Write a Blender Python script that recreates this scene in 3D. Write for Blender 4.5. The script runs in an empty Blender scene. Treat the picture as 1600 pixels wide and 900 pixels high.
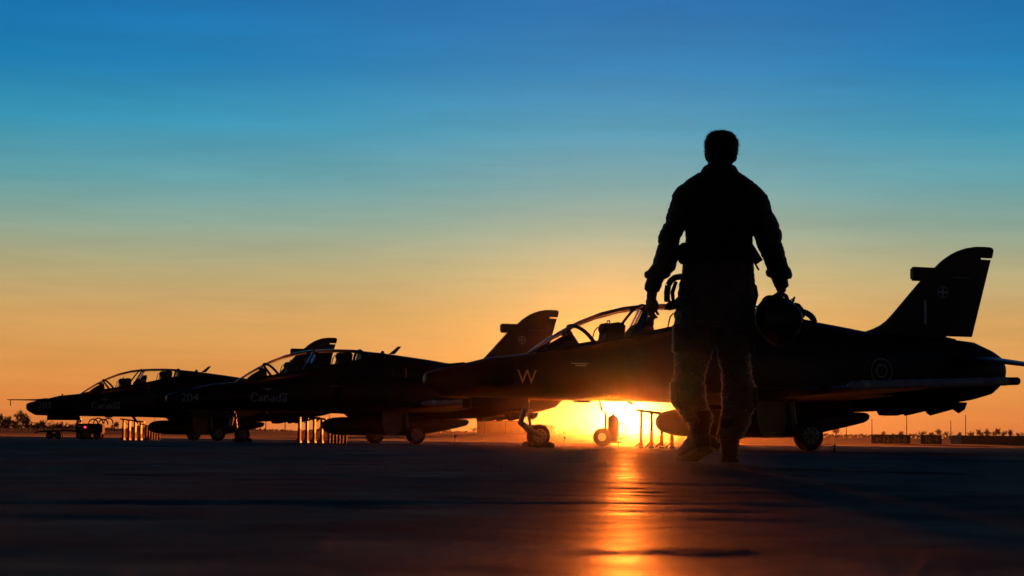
import bpy, bmesh, math, random
from math import sin, cos, pi, radians, sqrt, atan2
from mathutils import Vector, Matrix, noise as mnoise
random.seed(7)
S = bpy.context.scene
COL = S.collection

# ------------------------------------------------------------------ camera
PITCH, ROLL, EYE = 0.0750, 0.0118, 0.10
_r = Vector((1, 0, 0)); _f = Vector((0, cos(PITCH), sin(PITCH))); _u = _r.cross(_f)
_R = _r * cos(ROLL) + _u * sin(ROLL); _U = -_r * sin(ROLL) + _u * cos(ROLL)
cd = bpy.data.cameras.new('camera'); cam = bpy.data.objects.new('camera', cd); COL.objects.link(cam)
cam.matrix_world = Matrix(((_R.x, _U.x, -_f.x, 0), (_R.y, _U.y, -_f.y, 0), (_R.z, _U.z, -_f.z, EYE), (0, 0, 0, 1)))
cd.sensor_width = 36; cd.lens = 72; cd.clip_start = 0.02; cd.clip_end = 20000
cd.dof.use_dof = True; cd.dof.focus_distance = 17.0; cd.dof.aperture_fstop = 20
S.camera = cam

# ------------------------------------------------------------------ sky and sun
SUN_AZ, SUN_EL = radians(3.17), radians(0.84)          # azimuth clockwise from +Y
SUN_DIR = Vector((sin(SUN_AZ) * cos(SUN_EL), cos(SUN_AZ) * cos(SUN_EL), sin(SUN_EL)))
W = bpy.data.worlds.new('World'); S.world = W; W.use_nodes = True
nt = W.node_tree; nt.nodes.clear()
def N(t, **k):
    n = nt.nodes.new(t)
    for a, b in k.items(): setattr(n, a, b)
    return n
def lin(c): return tuple((x / 255 / 12.92) if x / 255 <= .04045 else ((x / 255 + .055) / 1.055) ** 2.4 for x in c) + (1,)
def math_node(op, a, b=None, c=None):
    n = N('ShaderNodeMath', operation=op)
    for i, v in enumerate((a, b, c)):
        if v is None: continue
        if isinstance(v, (int, float)): n.inputs[i].default_value = v
        else: nt.links.new(v, n.inputs[i])
    return n.outputs[0]
tc = N('ShaderNodeTexCoord'); sep = N('ShaderNodeSeparateXYZ'); nt.links.new(tc.outputs['Generated'], sep.inputs[0])
el = math_node('MULTIPLY', math_node('ARCSINE', sep.outputs['Z']), 180 / pi)
fac = math_node('DIVIDE', math_node('ADD', el, 2.0), 42.0)
ramp = N('ShaderNodeValToRGB'); nt.links.new(fac, ramp.inputs[0])
SKY = [(-2, (140, 66, 40)), (-.2, (208, 104, 56)), (.8, (220, 130, 64)), (1.8, (221, 147, 74)), (3.4, (210, 162, 96)), (4.7, (178, 167, 122)),
       (6.0, (134, 164, 148)), (7.2, (94, 158, 166)), (8.7, (52, 147, 178)), (10.4, (20, 126, 180)), (12.2, (14, 110, 172)), (18, (12, 60, 112)), (30, (5, 26, 54)), (40, (3, 14, 32))]
el_ = ramp.color_ramp.elements
while len(el_) < len(SKY): el_.new(0.5)
for e, (d, c) in zip(el_, SKY): e.position = (d + 2) / 42; e.color = lin(c)
# aureole round the low sun
mp = N('ShaderNodeMapping'); nt.links.new(tc.outputs['Generated'], mp.inputs[0]); mp.inputs['Rotation'].default_value = (0, radians(6), 0); mp.inputs['Scale'].default_value = (2.4, 2.4, 34)
wn = N('ShaderNodeTexNoise'); nt.links.new(mp.outputs[0], wn.inputs[0]); wn.inputs['Scale'].default_value = 1.6; wn.inputs['Detail'].default_value = 5; wn.inputs['Roughness'].default_value = .55
wr = N('ShaderNodeMapRange'); nt.links.new(wn.outputs[0], wr.inputs[0])
for i, v in zip((1, 2, 3, 4), (.3, .7, .94, 1.07)): wr.inputs[i].default_value = v
mp2 = N('ShaderNodeMapping'); nt.links.new(tc.outputs['Generated'], mp2.inputs[0]); mp2.inputs['Rotation'].default_value = (0, radians(-9), 0); mp2.inputs['Scale'].default_value = (9, 9, 95)
wn2 = N('ShaderNodeTexNoise'); nt.links.new(mp2.outputs[0], wn2.inputs[0]); wn2.inputs['Scale'].default_value = 1.3; wn2.inputs['Detail'].default_value = 7; wn2.inputs['Roughness'].default_value = .62; wn2.inputs['Distortion'].default_value = .6
wr2 = N('ShaderNodeMapRange'); nt.links.new(wn2.outputs[0], wr2.inputs[0])
for i, v in zip((1, 2, 3, 4), (.3, .7, .955, 1.05)): wr2.inputs[i].default_value = v
wrm = math_node('MULTIPLY', wr.outputs[0], wr2.outputs[0])
wsp = N('ShaderNodeVectorMath', operation='SCALE'); nt.links.new(ramp.outputs['Color'], wsp.inputs[0]); nt.links.new(wrm, wsp.inputs['Scale'])
dot = N('ShaderNodeVectorMath', operation='DOT_PRODUCT'); nt.links.new(tc.outputs['Generated'], dot.inputs[0]); dot.inputs[1].default_value = SUN_DIR
ang = math_node('MULTIPLY', math_node('ARCCOSINE', math_node('MINIMUM', dot.outputs['Value'], 0.9999999)), 180 / pi)
def glow(sig, amp, col):
    g = math_node('MULTIPLY', math_node('EXPONENT', math_node('DIVIDE', ang, -sig)), amp)
    v = N('ShaderNodeVectorMath', operation='SCALE'); v.inputs[0].default_value = col; nt.links.new(g, v.inputs['Scale']); return v.outputs[0]
def addv(a, b):
    v = N('ShaderNodeVectorMath', operation='ADD'); nt.links.new(a, v.inputs[0]); nt.links.new(b, v.inputs[1]); return v.outputs[0]
disc = math_node('MULTIPLY', math_node('LESS_THAN', ang, 0.27), 40.0)
dv = N('ShaderNodeVectorMath', operation='SCALE'); dv.inputs[0].default_value = (1, .8, .45); nt.links.new(disc, dv.inputs['Scale'])
tot = addv(wsp.outputs[0], glow(2.7, .72, (1, .46, .05)))
tot = addv(tot, glow(4.0, .10, (1, .66, .24)))
tot = addv(tot, glow(.10, 11.0, (1, .62, .2)))
tot = addv(tot, dv.outputs[0])
sky = N('ShaderNodeTexSky', sky_type='NISHITA'); sky.sun_disc = False; sky.sun_elevation = SUN_EL; sky.sun_rotation = SUN_AZ
sky.dust_density = 2.0; sky.ozone_density = 3.0
sc_ = N('ShaderNodeVectorMath', operation='SCALE'); nt.links.new(sky.outputs[0], sc_.inputs[0]); sc_.inputs['Scale'].default_value = 0.004
tot = addv(tot, sc_.outputs[0])
# darken to dusk behind the camera: opposite horizon gets little light
back = N('ShaderNodeMapRange'); nt.links.new(ang, back.inputs[0])
for i, v in zip((1, 2, 3, 4), (14, 105, 1.0, .11)): back.inputs[i].default_value = v
sv = N('ShaderNodeVectorMath', operation='SCALE'); nt.links.new(tot, sv.inputs[0]); nt.links.new(back.outputs[0], sv.inputs['Scale'])
bg = N('ShaderNodeBackground'); nt.links.new(sv.outputs[0], bg.inputs[0]); bg.inputs[1].default_value = 1.0
wo = N('ShaderNodeOutputWorld'); nt.links.new(bg.outputs[0], wo.inputs[0])

sl = bpy.data.lights.new('sun', 'SUN'); sl.energy = 4.5; sl.angle = radians(.5); sl.color = (1, .17, .016)
so = bpy.data.objects.new('sun', sl); COL.objects.link(so); so.rotation_euler = SUN_DIR.to_track_quat('Z', 'Y').to_euler(); so.location = (0, 0, 60)
S.view_settings.view_transform = 'Standard'; S.view_settings.look = 'None'; S.view_settings.exposure = 0; S.view_settings.gamma = 1
S.view_settings.use_curve_mapping = False
S.render.engine = 'CYCLES'; S.cycles.use_denoising = True; S.cycles.max_bounces = 8; S.cycles.volume_bounces = 0
S.cycles.transparent_max_bounces = 32; S.cycles.sample_clamp_indirect = 4

# ------------------------------------------------------------------ materials
def mat(name, col, rough=.5, metal=0, spec=.5, noise=0, nscale=6, bump=0, bscale=40, sheen=0, coat=0, transp=0, emit=None):
    m = bpy.data.materials.new(name); m.use_nodes = True; t = m.node_tree; p = t.nodes['Principled BSDF']
    p.inputs['Base Color'].default_value = (*col, 1); p.inputs['Roughness'].default_value = rough; p.inputs['Metallic'].default_value = metal
    p.inputs['Specular IOR Level'].default_value = spec; p.inputs['Coat Weight'].default_value = coat; p.inputs['Coat Roughness'].default_value = .15
    if sheen: p.inputs['Sheen Weight'].default_value = sheen; p.inputs['Sheen Roughness'].default_value = .25; p.inputs['Sheen Tint'].default_value = (1, .9, .8, 1)
    if noise or bump:
        c = t.nodes.new('ShaderNodeTexCoord')
    if noise:
        n = t.nodes.new('ShaderNodeTexNoise'); n.inputs['Scale'].default_value = nscale; n.inputs['Detail'].default_value = 6; t.links.new(c.outputs['Object'], n.inputs[0])
        r = t.nodes.new('ShaderNodeMapRange'); t.links.new(n.outputs[0], r.inputs[0]); r.inputs[3].default_value = 1 - noise; r.inputs[4].default_value = 1 + noise
        x = t.nodes.new('ShaderNodeMix'); x.data_type = 'RGBA'; x.blend_type = 'MULTIPLY'; x.inputs[0].default_value = 1; x.inputs[6].default_value = (*col, 1)
        t.links.new(r.outputs[0], x.inputs[7]); t.links.new(x.outputs[2], p.inputs['Base Color'])
        q = t.nodes.new('ShaderNodeMapRange'); t.links.new(n.outputs[0], q.inputs[0]); q.inputs[3].default_value = max(.04, rough - .15 * noise); q.inputs[4].default_value = rough + .15 * noise
        t.links.new(q.outputs[0], p.inputs['Roughness'])
    if bump:
        n = t.nodes.new('ShaderNodeTexNoise'); n.inputs['Scale'].default_value = bscale; n.inputs['Detail'].default_value = 5; t.links.new(c.outputs['Object'], n.inputs[0])
        b = t.nodes.new('ShaderNodeBump'); b.inputs['Strength'].default_value = bump; b.inputs['Distance'].default_value = .02
        t.links.new(n.outputs[0], b.inputs['Height']); t.links.new(b.outputs[0], p.inputs['Normal'])
    if emit: p.inputs['Emission Color'].default_value = (*emit[0], 1); p.inputs['Emission Strength'].default_value = emit[1]
    return m
M = {}
M['navy'] = mat('navy_gloss_paint', (.007, .008, .013), .42, noise=.5, nscale=2.5, coat=.06, spec=.35, bump=.04, bscale=3)
M['dark'] = mat('dark_cockpit_plastic', (.012, .012, .013), .6, noise=.3)
M['black'] = mat('flat_black', (.006, .006, .006), .8)
M['rubber'] = mat('tyre_rubber', (.015, .014, .014), .75, noise=.4, nscale=14, bump=.2)
M['alloy'] = mat('wheel_alloy', (.28, .28, .29), .4, metal=.8, noise=.3, nscale=9)
M['steel'] = mat('gear_leg_enamel', (.16, .16, .17), .35, metal=.3, noise=.3)
M['grey'] = mat('pale_grey_marking', (.88, .88, .90), .5, noise=.25, nscale=30)
M['dimgrey'] = mat('low_visibility_marking', (.8, .8, .8), .5, noise=.25, nscale=30)
M['gold'] = mat('dull_gold_marking', (.55, .46, .30), .5, noise=.2, nscale=30)
M['rail'] = mat('launch_rail_grey', (.55, .52, .62), .4, noise=.5, nscale=7)
M['yellow'] = mat('yellow_streamer_cloth', (.62, .55, .05), .8, noise=.2)
M['red'] = mat('red_lens', (.45, .02, .02), .3)
M['fabric'] = mat('flight_suit_cloth', (.030, .032, .024), .6, noise=.35, nscale=18, bump=.5, bscale=55, sheen=1.0, spec=.6)
M['vest'] = mat('survival_vest_nylon', (.026, .028, .020), .8, noise=.3, nscale=25, bump=.5, bscale=80, sheen=.3, spec=.3)
M['skin'] = mat('skin', (.26, .15, .10), .5, noise=.15)
M['hair'] = mat('dark_hair', (.012, .009, .007), .6, bump=.8, bscale=120)
M['leather'] = mat('boot_leather', (.009, .008, .007), .6, spec=.25, noise=.4, bump=.4, bscale=60)
M['helmet'] = mat('helmet_shell', (.025, .026, .028), .4, noise=.3)
M['orange'] = mat('orange_band', (.70, .10, .02), .75, noise=.15, spec=.12)
M['stand'] = mat('stand_metal_paint', (.03, .028, .026), .6, noise=.4, spec=.15)
M['bark'] = mat('bark', (.035, .026, .02), .9, noise=.4)
M['leaf'] = mat('foliage', (.045, .055, .022), .8, noise=.4, nscale=2)
M['sign'] = mat('sign_panel_black', (.012, .012, .012), .5, noise=.3)
M['brick'] = mat('far_wall_render', (.12, .11, .11), .8, noise=.3, nscale=1)
M['wood'] = mat('weathered_pole', (.05, .04, .032), .9, noise=.4)
def glass_mat():
    m = bpy.data.materials.new('canopy_acrylic'); m.use_nodes = True; t = m.node_tree; t.nodes.clear()
    o = t.nodes.new('ShaderNodeOutputMaterial'); a = t.nodes.new('ShaderNodeBsdfTransparent'); a.inputs[0].default_value = (.95, .96, .97, 1)
    g = t.nodes.new('ShaderNodeBsdfGlossy'); g.inputs['Roughness'].default_value = .06
    f = t.nodes.new('ShaderNodeFresnel'); f.inputs[0].default_value = 1.30; x = t.nodes.new('ShaderNodeMixShader')
    t.links.new(f.outputs[0], x.inputs[0]); t.links.new(a.outputs[0], x.inputs[1]); t.links.new(g.outputs[0], x.inputs[2]); t.links.new(x.outputs[0], o.inputs[0])
    return m
M['glass'] = glass_mat()
def ground_mat(name, col, rough, streak=True):
    m = bpy.data.materials.new(name); m.use_nodes = True; t = m.node_tree; p = t.nodes['Principled BSDF']
    L = t.links.new; c = t.nodes.new('ShaderNodeTexCoord'); g = t.nodes.new('ShaderNodeNewGeometry')
    def noise(s, d=6, r=.55):
        n = t.nodes.new('ShaderNodeTexNoise'); n.inputs['Scale'].default_value = s; n.inputs['Detail'].default_value = d; n.inputs['Roughness'].default_value = r
        L(g.outputs['Position'], n.inputs[0]); return n.outputs[0]
    def mr(x, a, b, lo=.3, hi=.7):
        q = t.nodes.new('ShaderNodeMapRange'); L(x, q.inputs[0]); q.inputs[1].default_value = lo; q.inputs[2].default_value = hi; q.inputs[3].default_value = a; q.inputs[4].default_value = b; return q.outputs[0]
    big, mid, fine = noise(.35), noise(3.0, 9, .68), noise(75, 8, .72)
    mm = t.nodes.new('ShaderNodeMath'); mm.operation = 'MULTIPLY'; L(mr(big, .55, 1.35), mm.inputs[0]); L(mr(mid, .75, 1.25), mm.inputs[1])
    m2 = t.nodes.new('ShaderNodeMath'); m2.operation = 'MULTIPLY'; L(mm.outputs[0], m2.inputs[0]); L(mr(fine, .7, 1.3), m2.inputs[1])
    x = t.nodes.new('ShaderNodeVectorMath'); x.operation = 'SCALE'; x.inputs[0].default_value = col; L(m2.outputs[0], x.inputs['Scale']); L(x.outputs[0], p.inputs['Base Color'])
    rr = t.nodes.new('ShaderNodeMath'); rr.operation = 'ADD'; L(mr(mid, -.10, .14), rr.inputs[0]); L(mr(big, rough - .07, rough + .09), rr.inputs[1]); L(rr.outputs[0], p.inputs['Roughness'])
    p.inputs['Specular IOR Level'].default_value = .0; p.inputs['Coat Weight'].default_value = .18; p.inputs['Coat IOR'].default_value = 1.45; L(rr.outputs[0], p.inputs['Coat Roughness'])
    b1 = t.nodes.new('ShaderNodeBump'); b1.inputs['Strength'].default_value = 1.0; b1.inputs['Distance'].default_value = .0042; L(fine, b1.inputs['Height'])
    b2 = t.nodes.new('ShaderNodeBump'); b2.inputs['Strength'].default_value = .9; b2.inputs['Distance'].default_value = .02; L(mid, b2.inputs['Height']); L(b1.outputs[0], b2.inputs['Normal'])
    n3 = noise(13.0, 6, .6); b3 = t.nodes.new('ShaderNodeBump'); b3.inputs['Strength'].default_value = .8; b3.inputs['Distance'].default_value = .010; L(n3, b3.inputs['Height']); L(b2.outputs[0], b3.inputs['Normal'])
    L(b3.outputs[0], p.inputs['Coat Normal'])
    return m
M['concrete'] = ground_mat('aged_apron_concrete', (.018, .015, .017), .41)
M['sealant'] = mat('joint_sealant', (.012, .012, .012), .7, noise=.3)
M['grass'] = mat('dry_grass_field', (.055, .042, .024), .95, noise=.5, nscale=.05, spec=.05)

# ------------------------------------------------------------------ mesh helpers
class MB:
    def __init__(s): s.v = []; s.f = []; s.m = []
    def add(s, vs, fs, mi=0):
        o = len(s.v); s.v += [tuple(v) for v in vs]; s.f += [tuple(i + o for i in f) for f in fs]; s.m += [mi] * len(fs); return s
    def box(s, lo, hi):
        x0, y0, z0 = lo; x1, y1, z1 = hi
        return s.add([(x0, y0, z0), (x1, y0, z0), (x1, y1, z0), (x0, y1, z0), (x0, y0, z1), (x1, y0, z1), (x1, y1, z1), (x0, y1, z1)],
                     [(0, 3, 2, 1), (4, 5, 6, 7), (0, 1, 5, 4), (1, 2, 6, 5), (2, 3, 7, 6), (3, 0, 4, 7)])
    def rings(s, R, cap0=True, cap1=True):
        n = len(R[0]); o = len(s.v); s.v += [tuple(p) for r in R for p in r]
        F = []
        for i in range(len(R) - 1):
            for j in range(n): F.append((o + i * n + j, o + i * n + (j + 1) % n, o + (i + 1) * n + (j + 1) % n, o + (i + 1) * n + j))
        if cap0: F.append(tuple(o + j for j in reversed(range(n))))
        if cap1: F.append(tuple(o + (len(R) - 1) * n + j for j in range(n)))
        s.f += F; s.m += [0] * len(F); return s
    def tube(s, P, r, n=10, cap=True):
        P = [Vector(p) for p in P]; rs = r if isinstance(r, (list, tuple)) else [r] * len(P); R = []; up = Vector((0.03, .12, 1))
        for i, p in enumerate(P):
            d = (P[min(i + 1, len(P) - 1)] - P[max(i - 1, 0)]).normalized()
            ref = up if abs(d.dot(up.normalized())) < .95 else Vector((1, .1, 0)); a = d.cross(ref).normalized(); b = d.cross(a)
            R.append([p + a * cos(2 * pi * k / n) * rs[i] + b * sin(2 * pi * k / n) * rs[i] for k in range(n)])
        return s.rings(R, cap, cap)
    def disc(s, c, axis, r, w, n=28, rnd=.25):           # a wheel-like lathe about axis through c
        c = Vector(c); ax = Vector(axis).normalized(); a = ax.orthogonal().normalized(); b = ax.cross(a); R = []
        for (h, q) in ((-.5, r * (1 - rnd)), (-.47, r * (1 - rnd * .35)), (-.3, r), (.3, r), (.47, r * (1 - rnd * .35)), (.5, r * (1 - rnd))):
            R.append([c + ax * h * w + (a * cos(2 * pi * k / n) + b * sin(2 * pi * k / n)) * q for k in range(n)])
        return s.rings(R)
    def prism(s, poly, mapf, t0, t1):                     # polygon (a,b) extruded from t0 to t1 through mapf(a,b,t)
        n = len(poly); vs = [mapf(a, b, t0) for a, b in poly] + [mapf(a, b, t1) for a, b in poly]
        return s.add(vs, [tuple(range(n)), tuple(reversed(range(n, 2 * n)))] + [(i, n + i, n + (i + 1) % n, (i + 1) % n) for i in range(n)])
    def mesh(s, name, m, smooth=True, ang=40):
        me = bpy.data.meshes.new(name); me.from_pydata(s.v, [], s.f); me.materials.append(m)
        bm = bmesh.new(); bm.from_mesh(me); bmesh.ops.recalc_face_normals(bm, faces=bm.faces)
        if smooth:
            for f in bm.faces: f.smooth = True
            for e in bm.edges:
                if len(e.link_faces) == 2 and e.calc_face_angle(0) > radians(ang): e.smooth = False
        bm.to_mesh(me); bm.free(); return me
    def build(s, name, m, parent=None, smooth=True, ang=40):
        o = bpy.data.objects.new(name, s.mesh(name, m, smooth, ang)); COL.objects.link(o); o.parent = parent; return o
def tag(o, label=None, cat=None, group=None, kind=None):
    if label: o['label'] = label
    if cat: o['category'] = cat
    if group: o['group'] = group
    if kind: o['kind'] = kind
    return o
def empty(name, loc, rz=0):
    e = bpy.data.objects.new(name, None); COL.objects.link(e); e.location = loc; e.rotation_euler = (0, 0, rz); e.empty_display_size = .3; return e
def copy_tree(o, parent=None):
    c = o.copy(); COL.objects.link(c); c.parent = parent
    for ch in list(o.children): copy_tree(ch, c)
    return c
def bevel(o, w, seg=2):
    bm = bmesh.new(); bm.from_mesh(o.data); bmesh.ops.bevel(bm, geom=[e for e in bm.edges if e.calc_face_angle(0) > .6], offset=w, segments=seg, affect='EDGES', clamp_overlap=True)
    bm.to_mesh(o.data); bm.free(); return o
def interp(T, u):
    if u <= T[0][0]: return T[0][1:]
    for a, b in zip(T, T[1:]):
        if u <= b[0]:
            k = (u - a[0]) / (b[0] - a[0]); return tuple(p + (q - p) * k for p, q in zip(a[1:], b[1:]))
    return T[-1][1:]
def hash2(i, j): return (sin(i * 127.1 + j * 311.7) * 43758.5453) % 1.0

# ------------------------------------------------------------------ ground
def ground_z(y):
    return interp([(0, 0.), (100, 0.), (160, .12), (228, .36), (300, .80), (500, 2.1), (900, 2.3)], y)[0]
mb = MB(); ys = [-60, -10, 0, 20, 40, 60, 80, 100, 120, 140, 155]
xs = [-220 + 20 * i for i in range(23)]
for y in ys:
    for x in xs: mb.v.append((x, y, ground_z(y) - .016))
nx = len(xs)
for j in range(len(ys) - 1):
    for i in range(nx - 1): mb.f.append((j * nx + i, j * nx + i + 1, (j + 1) * nx + i + 1, (j + 1) * nx + i)); mb.m.append(0)
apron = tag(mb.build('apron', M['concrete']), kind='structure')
mb = MB(); ys = [155.2 + 6 * i for i in range(120)] + [900, 1200, 2500, 6000]; xs = [-6000, -2500, -1200] + [-800 + 25 * i for i in range(65)] + [1200, 2500, 6000]; nx = len(xs)
for j, y in enumerate(ys):
    for i, x in enumerate(xs): mb.v.append((x, y, ground_z(y) - .005 + (0 if j == 0 else (hash2(i, j) - .5) * .10 * min(1, y / 400))))
for j in range(len(ys) - 1):
    for i in range(nx - 1): mb.f.append((j * nx + i, j * nx + i + 1, (j + 1) * nx + i + 1, (j + 1) * nx + i)); mb.m.append(0)
tag(mb.build('grass_field', M['grass']), kind='structure')
mb = MB(); mb.add([(-6000, -6000, -.6), (6000, -6000, -.6), (6000, 155, -.6), (-6000, 155, -.6)], [(0, 1, 2, 3)])
tag(mb.build('ground', M['grass']), kind='structure')
# concrete slabs near enough to tell apart, laid square to the parked aircraft
SLAB = 5.0; rot = radians(21.5)
def slab_mesh(k):
    mb = MB(); n = 110; h = SLAB / 2 - .012
    for j in range(n + 1):
        for i in range(n + 1):
            x = -h + 2 * h * i / n; y = -h + 2 * h * j / n
            e = -.004 if (i in (0, n) or j in (0, n)) else 0
            mb.v.append((x, y, e + .0035 * sin(1.3 * x + k) * cos(.9 * y + 2 * k) + .0020 * mnoise.noise(Vector((x * 1.7, y * 1.7, 3.1 * k))) + 0.0022 * mnoise.noise(Vector((x * 5, y * 5, 7.7 * k))) + 0.0011 * mnoise.noise(Vector((x * 13, y * 13, 1.3 * k)))))
    for j in range(n):
        for i in range(n): mb.f.append((j * (n + 1) + i, j * (n + 1) + i + 1, (j + 1) * (n + 1) + i + 1, (j + 1) * (n + 1) + i)); mb.m.append(0)
    o = len(mb.v); ring = [i for i in range(n)] + [n + (n + 1) * j for j in range(n)] + [(n + 1) * n + n - i for i in range(n)] + [(n + 1) * (n - j) for j in range(n)]
    for i in ring: x, y, z = mb.v[i]; mb.v.append((x, y, -.03))
    L_ = len(ring)
    for q in range(L_): mb.f.append((ring[q], ring[(q + 1) % L_], o + (q + 1) % L_, o + q)); mb.m.append(0)
    return mb.mesh('slab', M['concrete'], True, 30)
SL = [slab_mesh(k) for k in range(6)]
for j in range(-2, 22):
    for i in range(-14, 16):
        cx = (i + .37) * SLAB; cy = (j + .12) * SLAB
        x = cx * cos(rot) - cy * sin(rot); y = cx * sin(rot) + cy * cos(rot)
        if y < -3 or y > 62 or abs(x) > .27 * max(y, 0) + 5.5: continue
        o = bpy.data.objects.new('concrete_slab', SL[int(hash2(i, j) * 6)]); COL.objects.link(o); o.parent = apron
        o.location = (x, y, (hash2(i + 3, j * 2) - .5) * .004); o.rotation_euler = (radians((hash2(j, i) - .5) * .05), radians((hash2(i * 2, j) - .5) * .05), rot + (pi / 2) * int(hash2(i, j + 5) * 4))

for q in range(150):
    along = q % 2 == 0; j = int(hash2(q, 1) * 8); i = int(hash2(q, 2) * 10) - 4; ln = .25 + .9 * hash2(q, 3) ** 2; w = .018 + .02 * hash2(q, 4)
    cx, cy = ((i + .37 + (hash2(q, 5) - .5) * .3) * SLAB, (j + .62) * SLAB) if along else ((i + .87) * SLAB, (j + .12 + (hash2(q, 5) - .5) * .3) * SLAB)
    x = cx * cos(rot) - cy * sin(rot); y = cx * sin(rot) + cy * cos(rot)
    if y < 2.5 or abs(x) > .27 * y + 3: continue
    mb = MB(); n = 14; R_ = []
    for k in range(n + 1):
        a = -ln / 2 + ln * k / n; ww = w * (.25 + 1.1 * hash2(k, q)) * (0.2 if k in (0, n) else 1); d = (hash2(k + 3, q) - .5) * .03
        R_.append([(a, d - ww, -.006), (a, d + ww, -.006), (a, d + ww * .7, .0012), (a, d - ww * .7, .0012)])
    o = mb.rings(R_).build('joint_sealant', M['sealant'], apron); o.location = (x, y, 0); o.rotation_euler = (0, 0, rot + (0 if along else pi / 2) + (hash2(q, 8) - .5) * .10)

# ------------------------------------------------------------------ jet trainer
U0 = 6.0
def L3(u, v, z): return (U0 - u, v, z)              # aircraft station, port offset, height -> local (nose towards +X)
# station: top, bottom, half width, exponent
FUS = [(0.00, 1.265, 1.10, .085, 2.4), (.03, 1.30, 1.05, .14, 2.4), (.10, 1.33, 1.00, .20, 2.4), (.30, 1.39, .89, .27, 2.5), (.36, 1.405, .872, .28, 2.5), (.70, 1.475, .865, .335, 2.5), (1.20, 1.605, .86, .385, 2.5),
       (1.72, 1.665, .86, .42, 2.3), (2.0, 1.70, .86, .435, 2.4), (2.4, 1.77, .86, .45, 2.7), (2.8, 1.84, .86, .465, 3.0), (3.2, 1.91, .86, .475, 3.2), (4.3, 2.11, .86, .48, 3.2), (5.0, 2.27, .85, .50, 3.0), (5.60, 2.42, .82, .52, 2.8),
       (5.64, 2.67, .82, .52, 2.2), (6.3, 2.625, .78, .56, 2.3), (7.67, 2.475, .75, .62, 2.4), (8.36, 2.385, .745, .60, 2.4), (8.85, 2.315, .75, .57, 2.4), (9.5, 2.28, .79, .53, 2.4), (10.5, 2.24, .90, .46, 2.4),
       (11.1, 2.195, .98, .41, 2.3), (11.4, 2.17, 1.03, .38, 2.2), (11.8, 2.02, 1.14, .345, 2.2), (11.93, 1.95, 1.24, .31, 2.2), (12.0, 1.905, 1.31, .28, 2.2)]
def fus_ring(u, n=32, off=0):
    t, b, w, e = interp(FUS, u); zc = (t + b) / 2; h = (t - b) / 2 + off; w += off; R = []
    for k in range(n):
        a = 2 * pi * k / n; c, s = cos(a), sin(a)
        R.append(L3(u, w * math.copysign(abs(c) ** (2 / e), c), zc + h * math.copysign(abs(s) ** (2 / e), s)))
    return R
def side_v(u, z, off=.010):
    t, b, w, e = interp(FUS, u); zc = (t + b) / 2; h = (t - b) / 2
    q = min(.999, abs((z - zc) / h)); return w * (1 - q ** e) ** (1 / e) + off
def text_mesh(body, size):
    cu = bpy.data.curves.new('lettering', 'FONT'); cu.body = body; cu.size = size; cu.resolution_u = 4
    o = bpy.data.objects.new('lettering', cu); COL.objects.link(o); bpy.context.view_layer.update()
    me = bpy.data.meshes.new_from_object(o.evaluated_get(bpy.context.evaluated_depsgraph_get()))
    bpy.data.objects.remove(o); bm = bmesh.new(); bm.from_mesh(me); bmesh.ops.triangulate(bm, faces=bm.faces); bmesh.ops.subdivide_edges(bm, edges=[e for e in bm.edges if e.calc_length() > .12 * size], cuts=4, use_grid_fill=True); bmesh.ops.triangulate(bm, faces=bm.faces); bm.verts.index_update()
    vs = [v.co.copy() for v in bm.verts]; fs = [[v.index for v in f.verts] for f in bm.faces]; bm.free(); bpy.data.meshes.remove(me)
    x0 = min(v.x for v in vs); x1 = max(v.x for v in vs); y0 = min(v.y for v in vs); y1 = max(v.y for v in vs)
    return [((v.x - x0), (v.y - y0)) for v in vs], fs, x1 - x0, y1 - y0
def stroke(P, w):                                    # flat ribbon through 2-D points, w single or per point
    W_ = w if isinstance(w, (list, tuple)) else [w] * len(P); vs = []
    for i, p in enumerate(P):
        a = P[max(0, i - 1)]; b = P[min(len(P) - 1, i + 1)]; dx, dy = b[0] - a[0], b[1] - a[1]; l = max(1e-6, sqrt(dx * dx + dy * dy)); nx_, ny_ = -dy / l, dx / l
        vs += [(p[0] + nx_ * W_[i] / 2, p[1] + ny_ * W_[i] / 2), (p[0] - nx_ * W_[i] / 2, p[1] - ny_ * W_[i] / 2)]
    return vs, [(2 * i, 2 * i + 1, 2 * i + 3, 2 * i + 2) for i in range(len(P) - 1)]
def arc(cx, cy, rx, ry, a0, a1, n=18): return [(cx + rx * cos(radians(a0 + (a1 - a0) * i / n)), cy + ry * sin(radians(a0 + (a1 - a0) * i / n))) for i in range(n + 1)]
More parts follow.
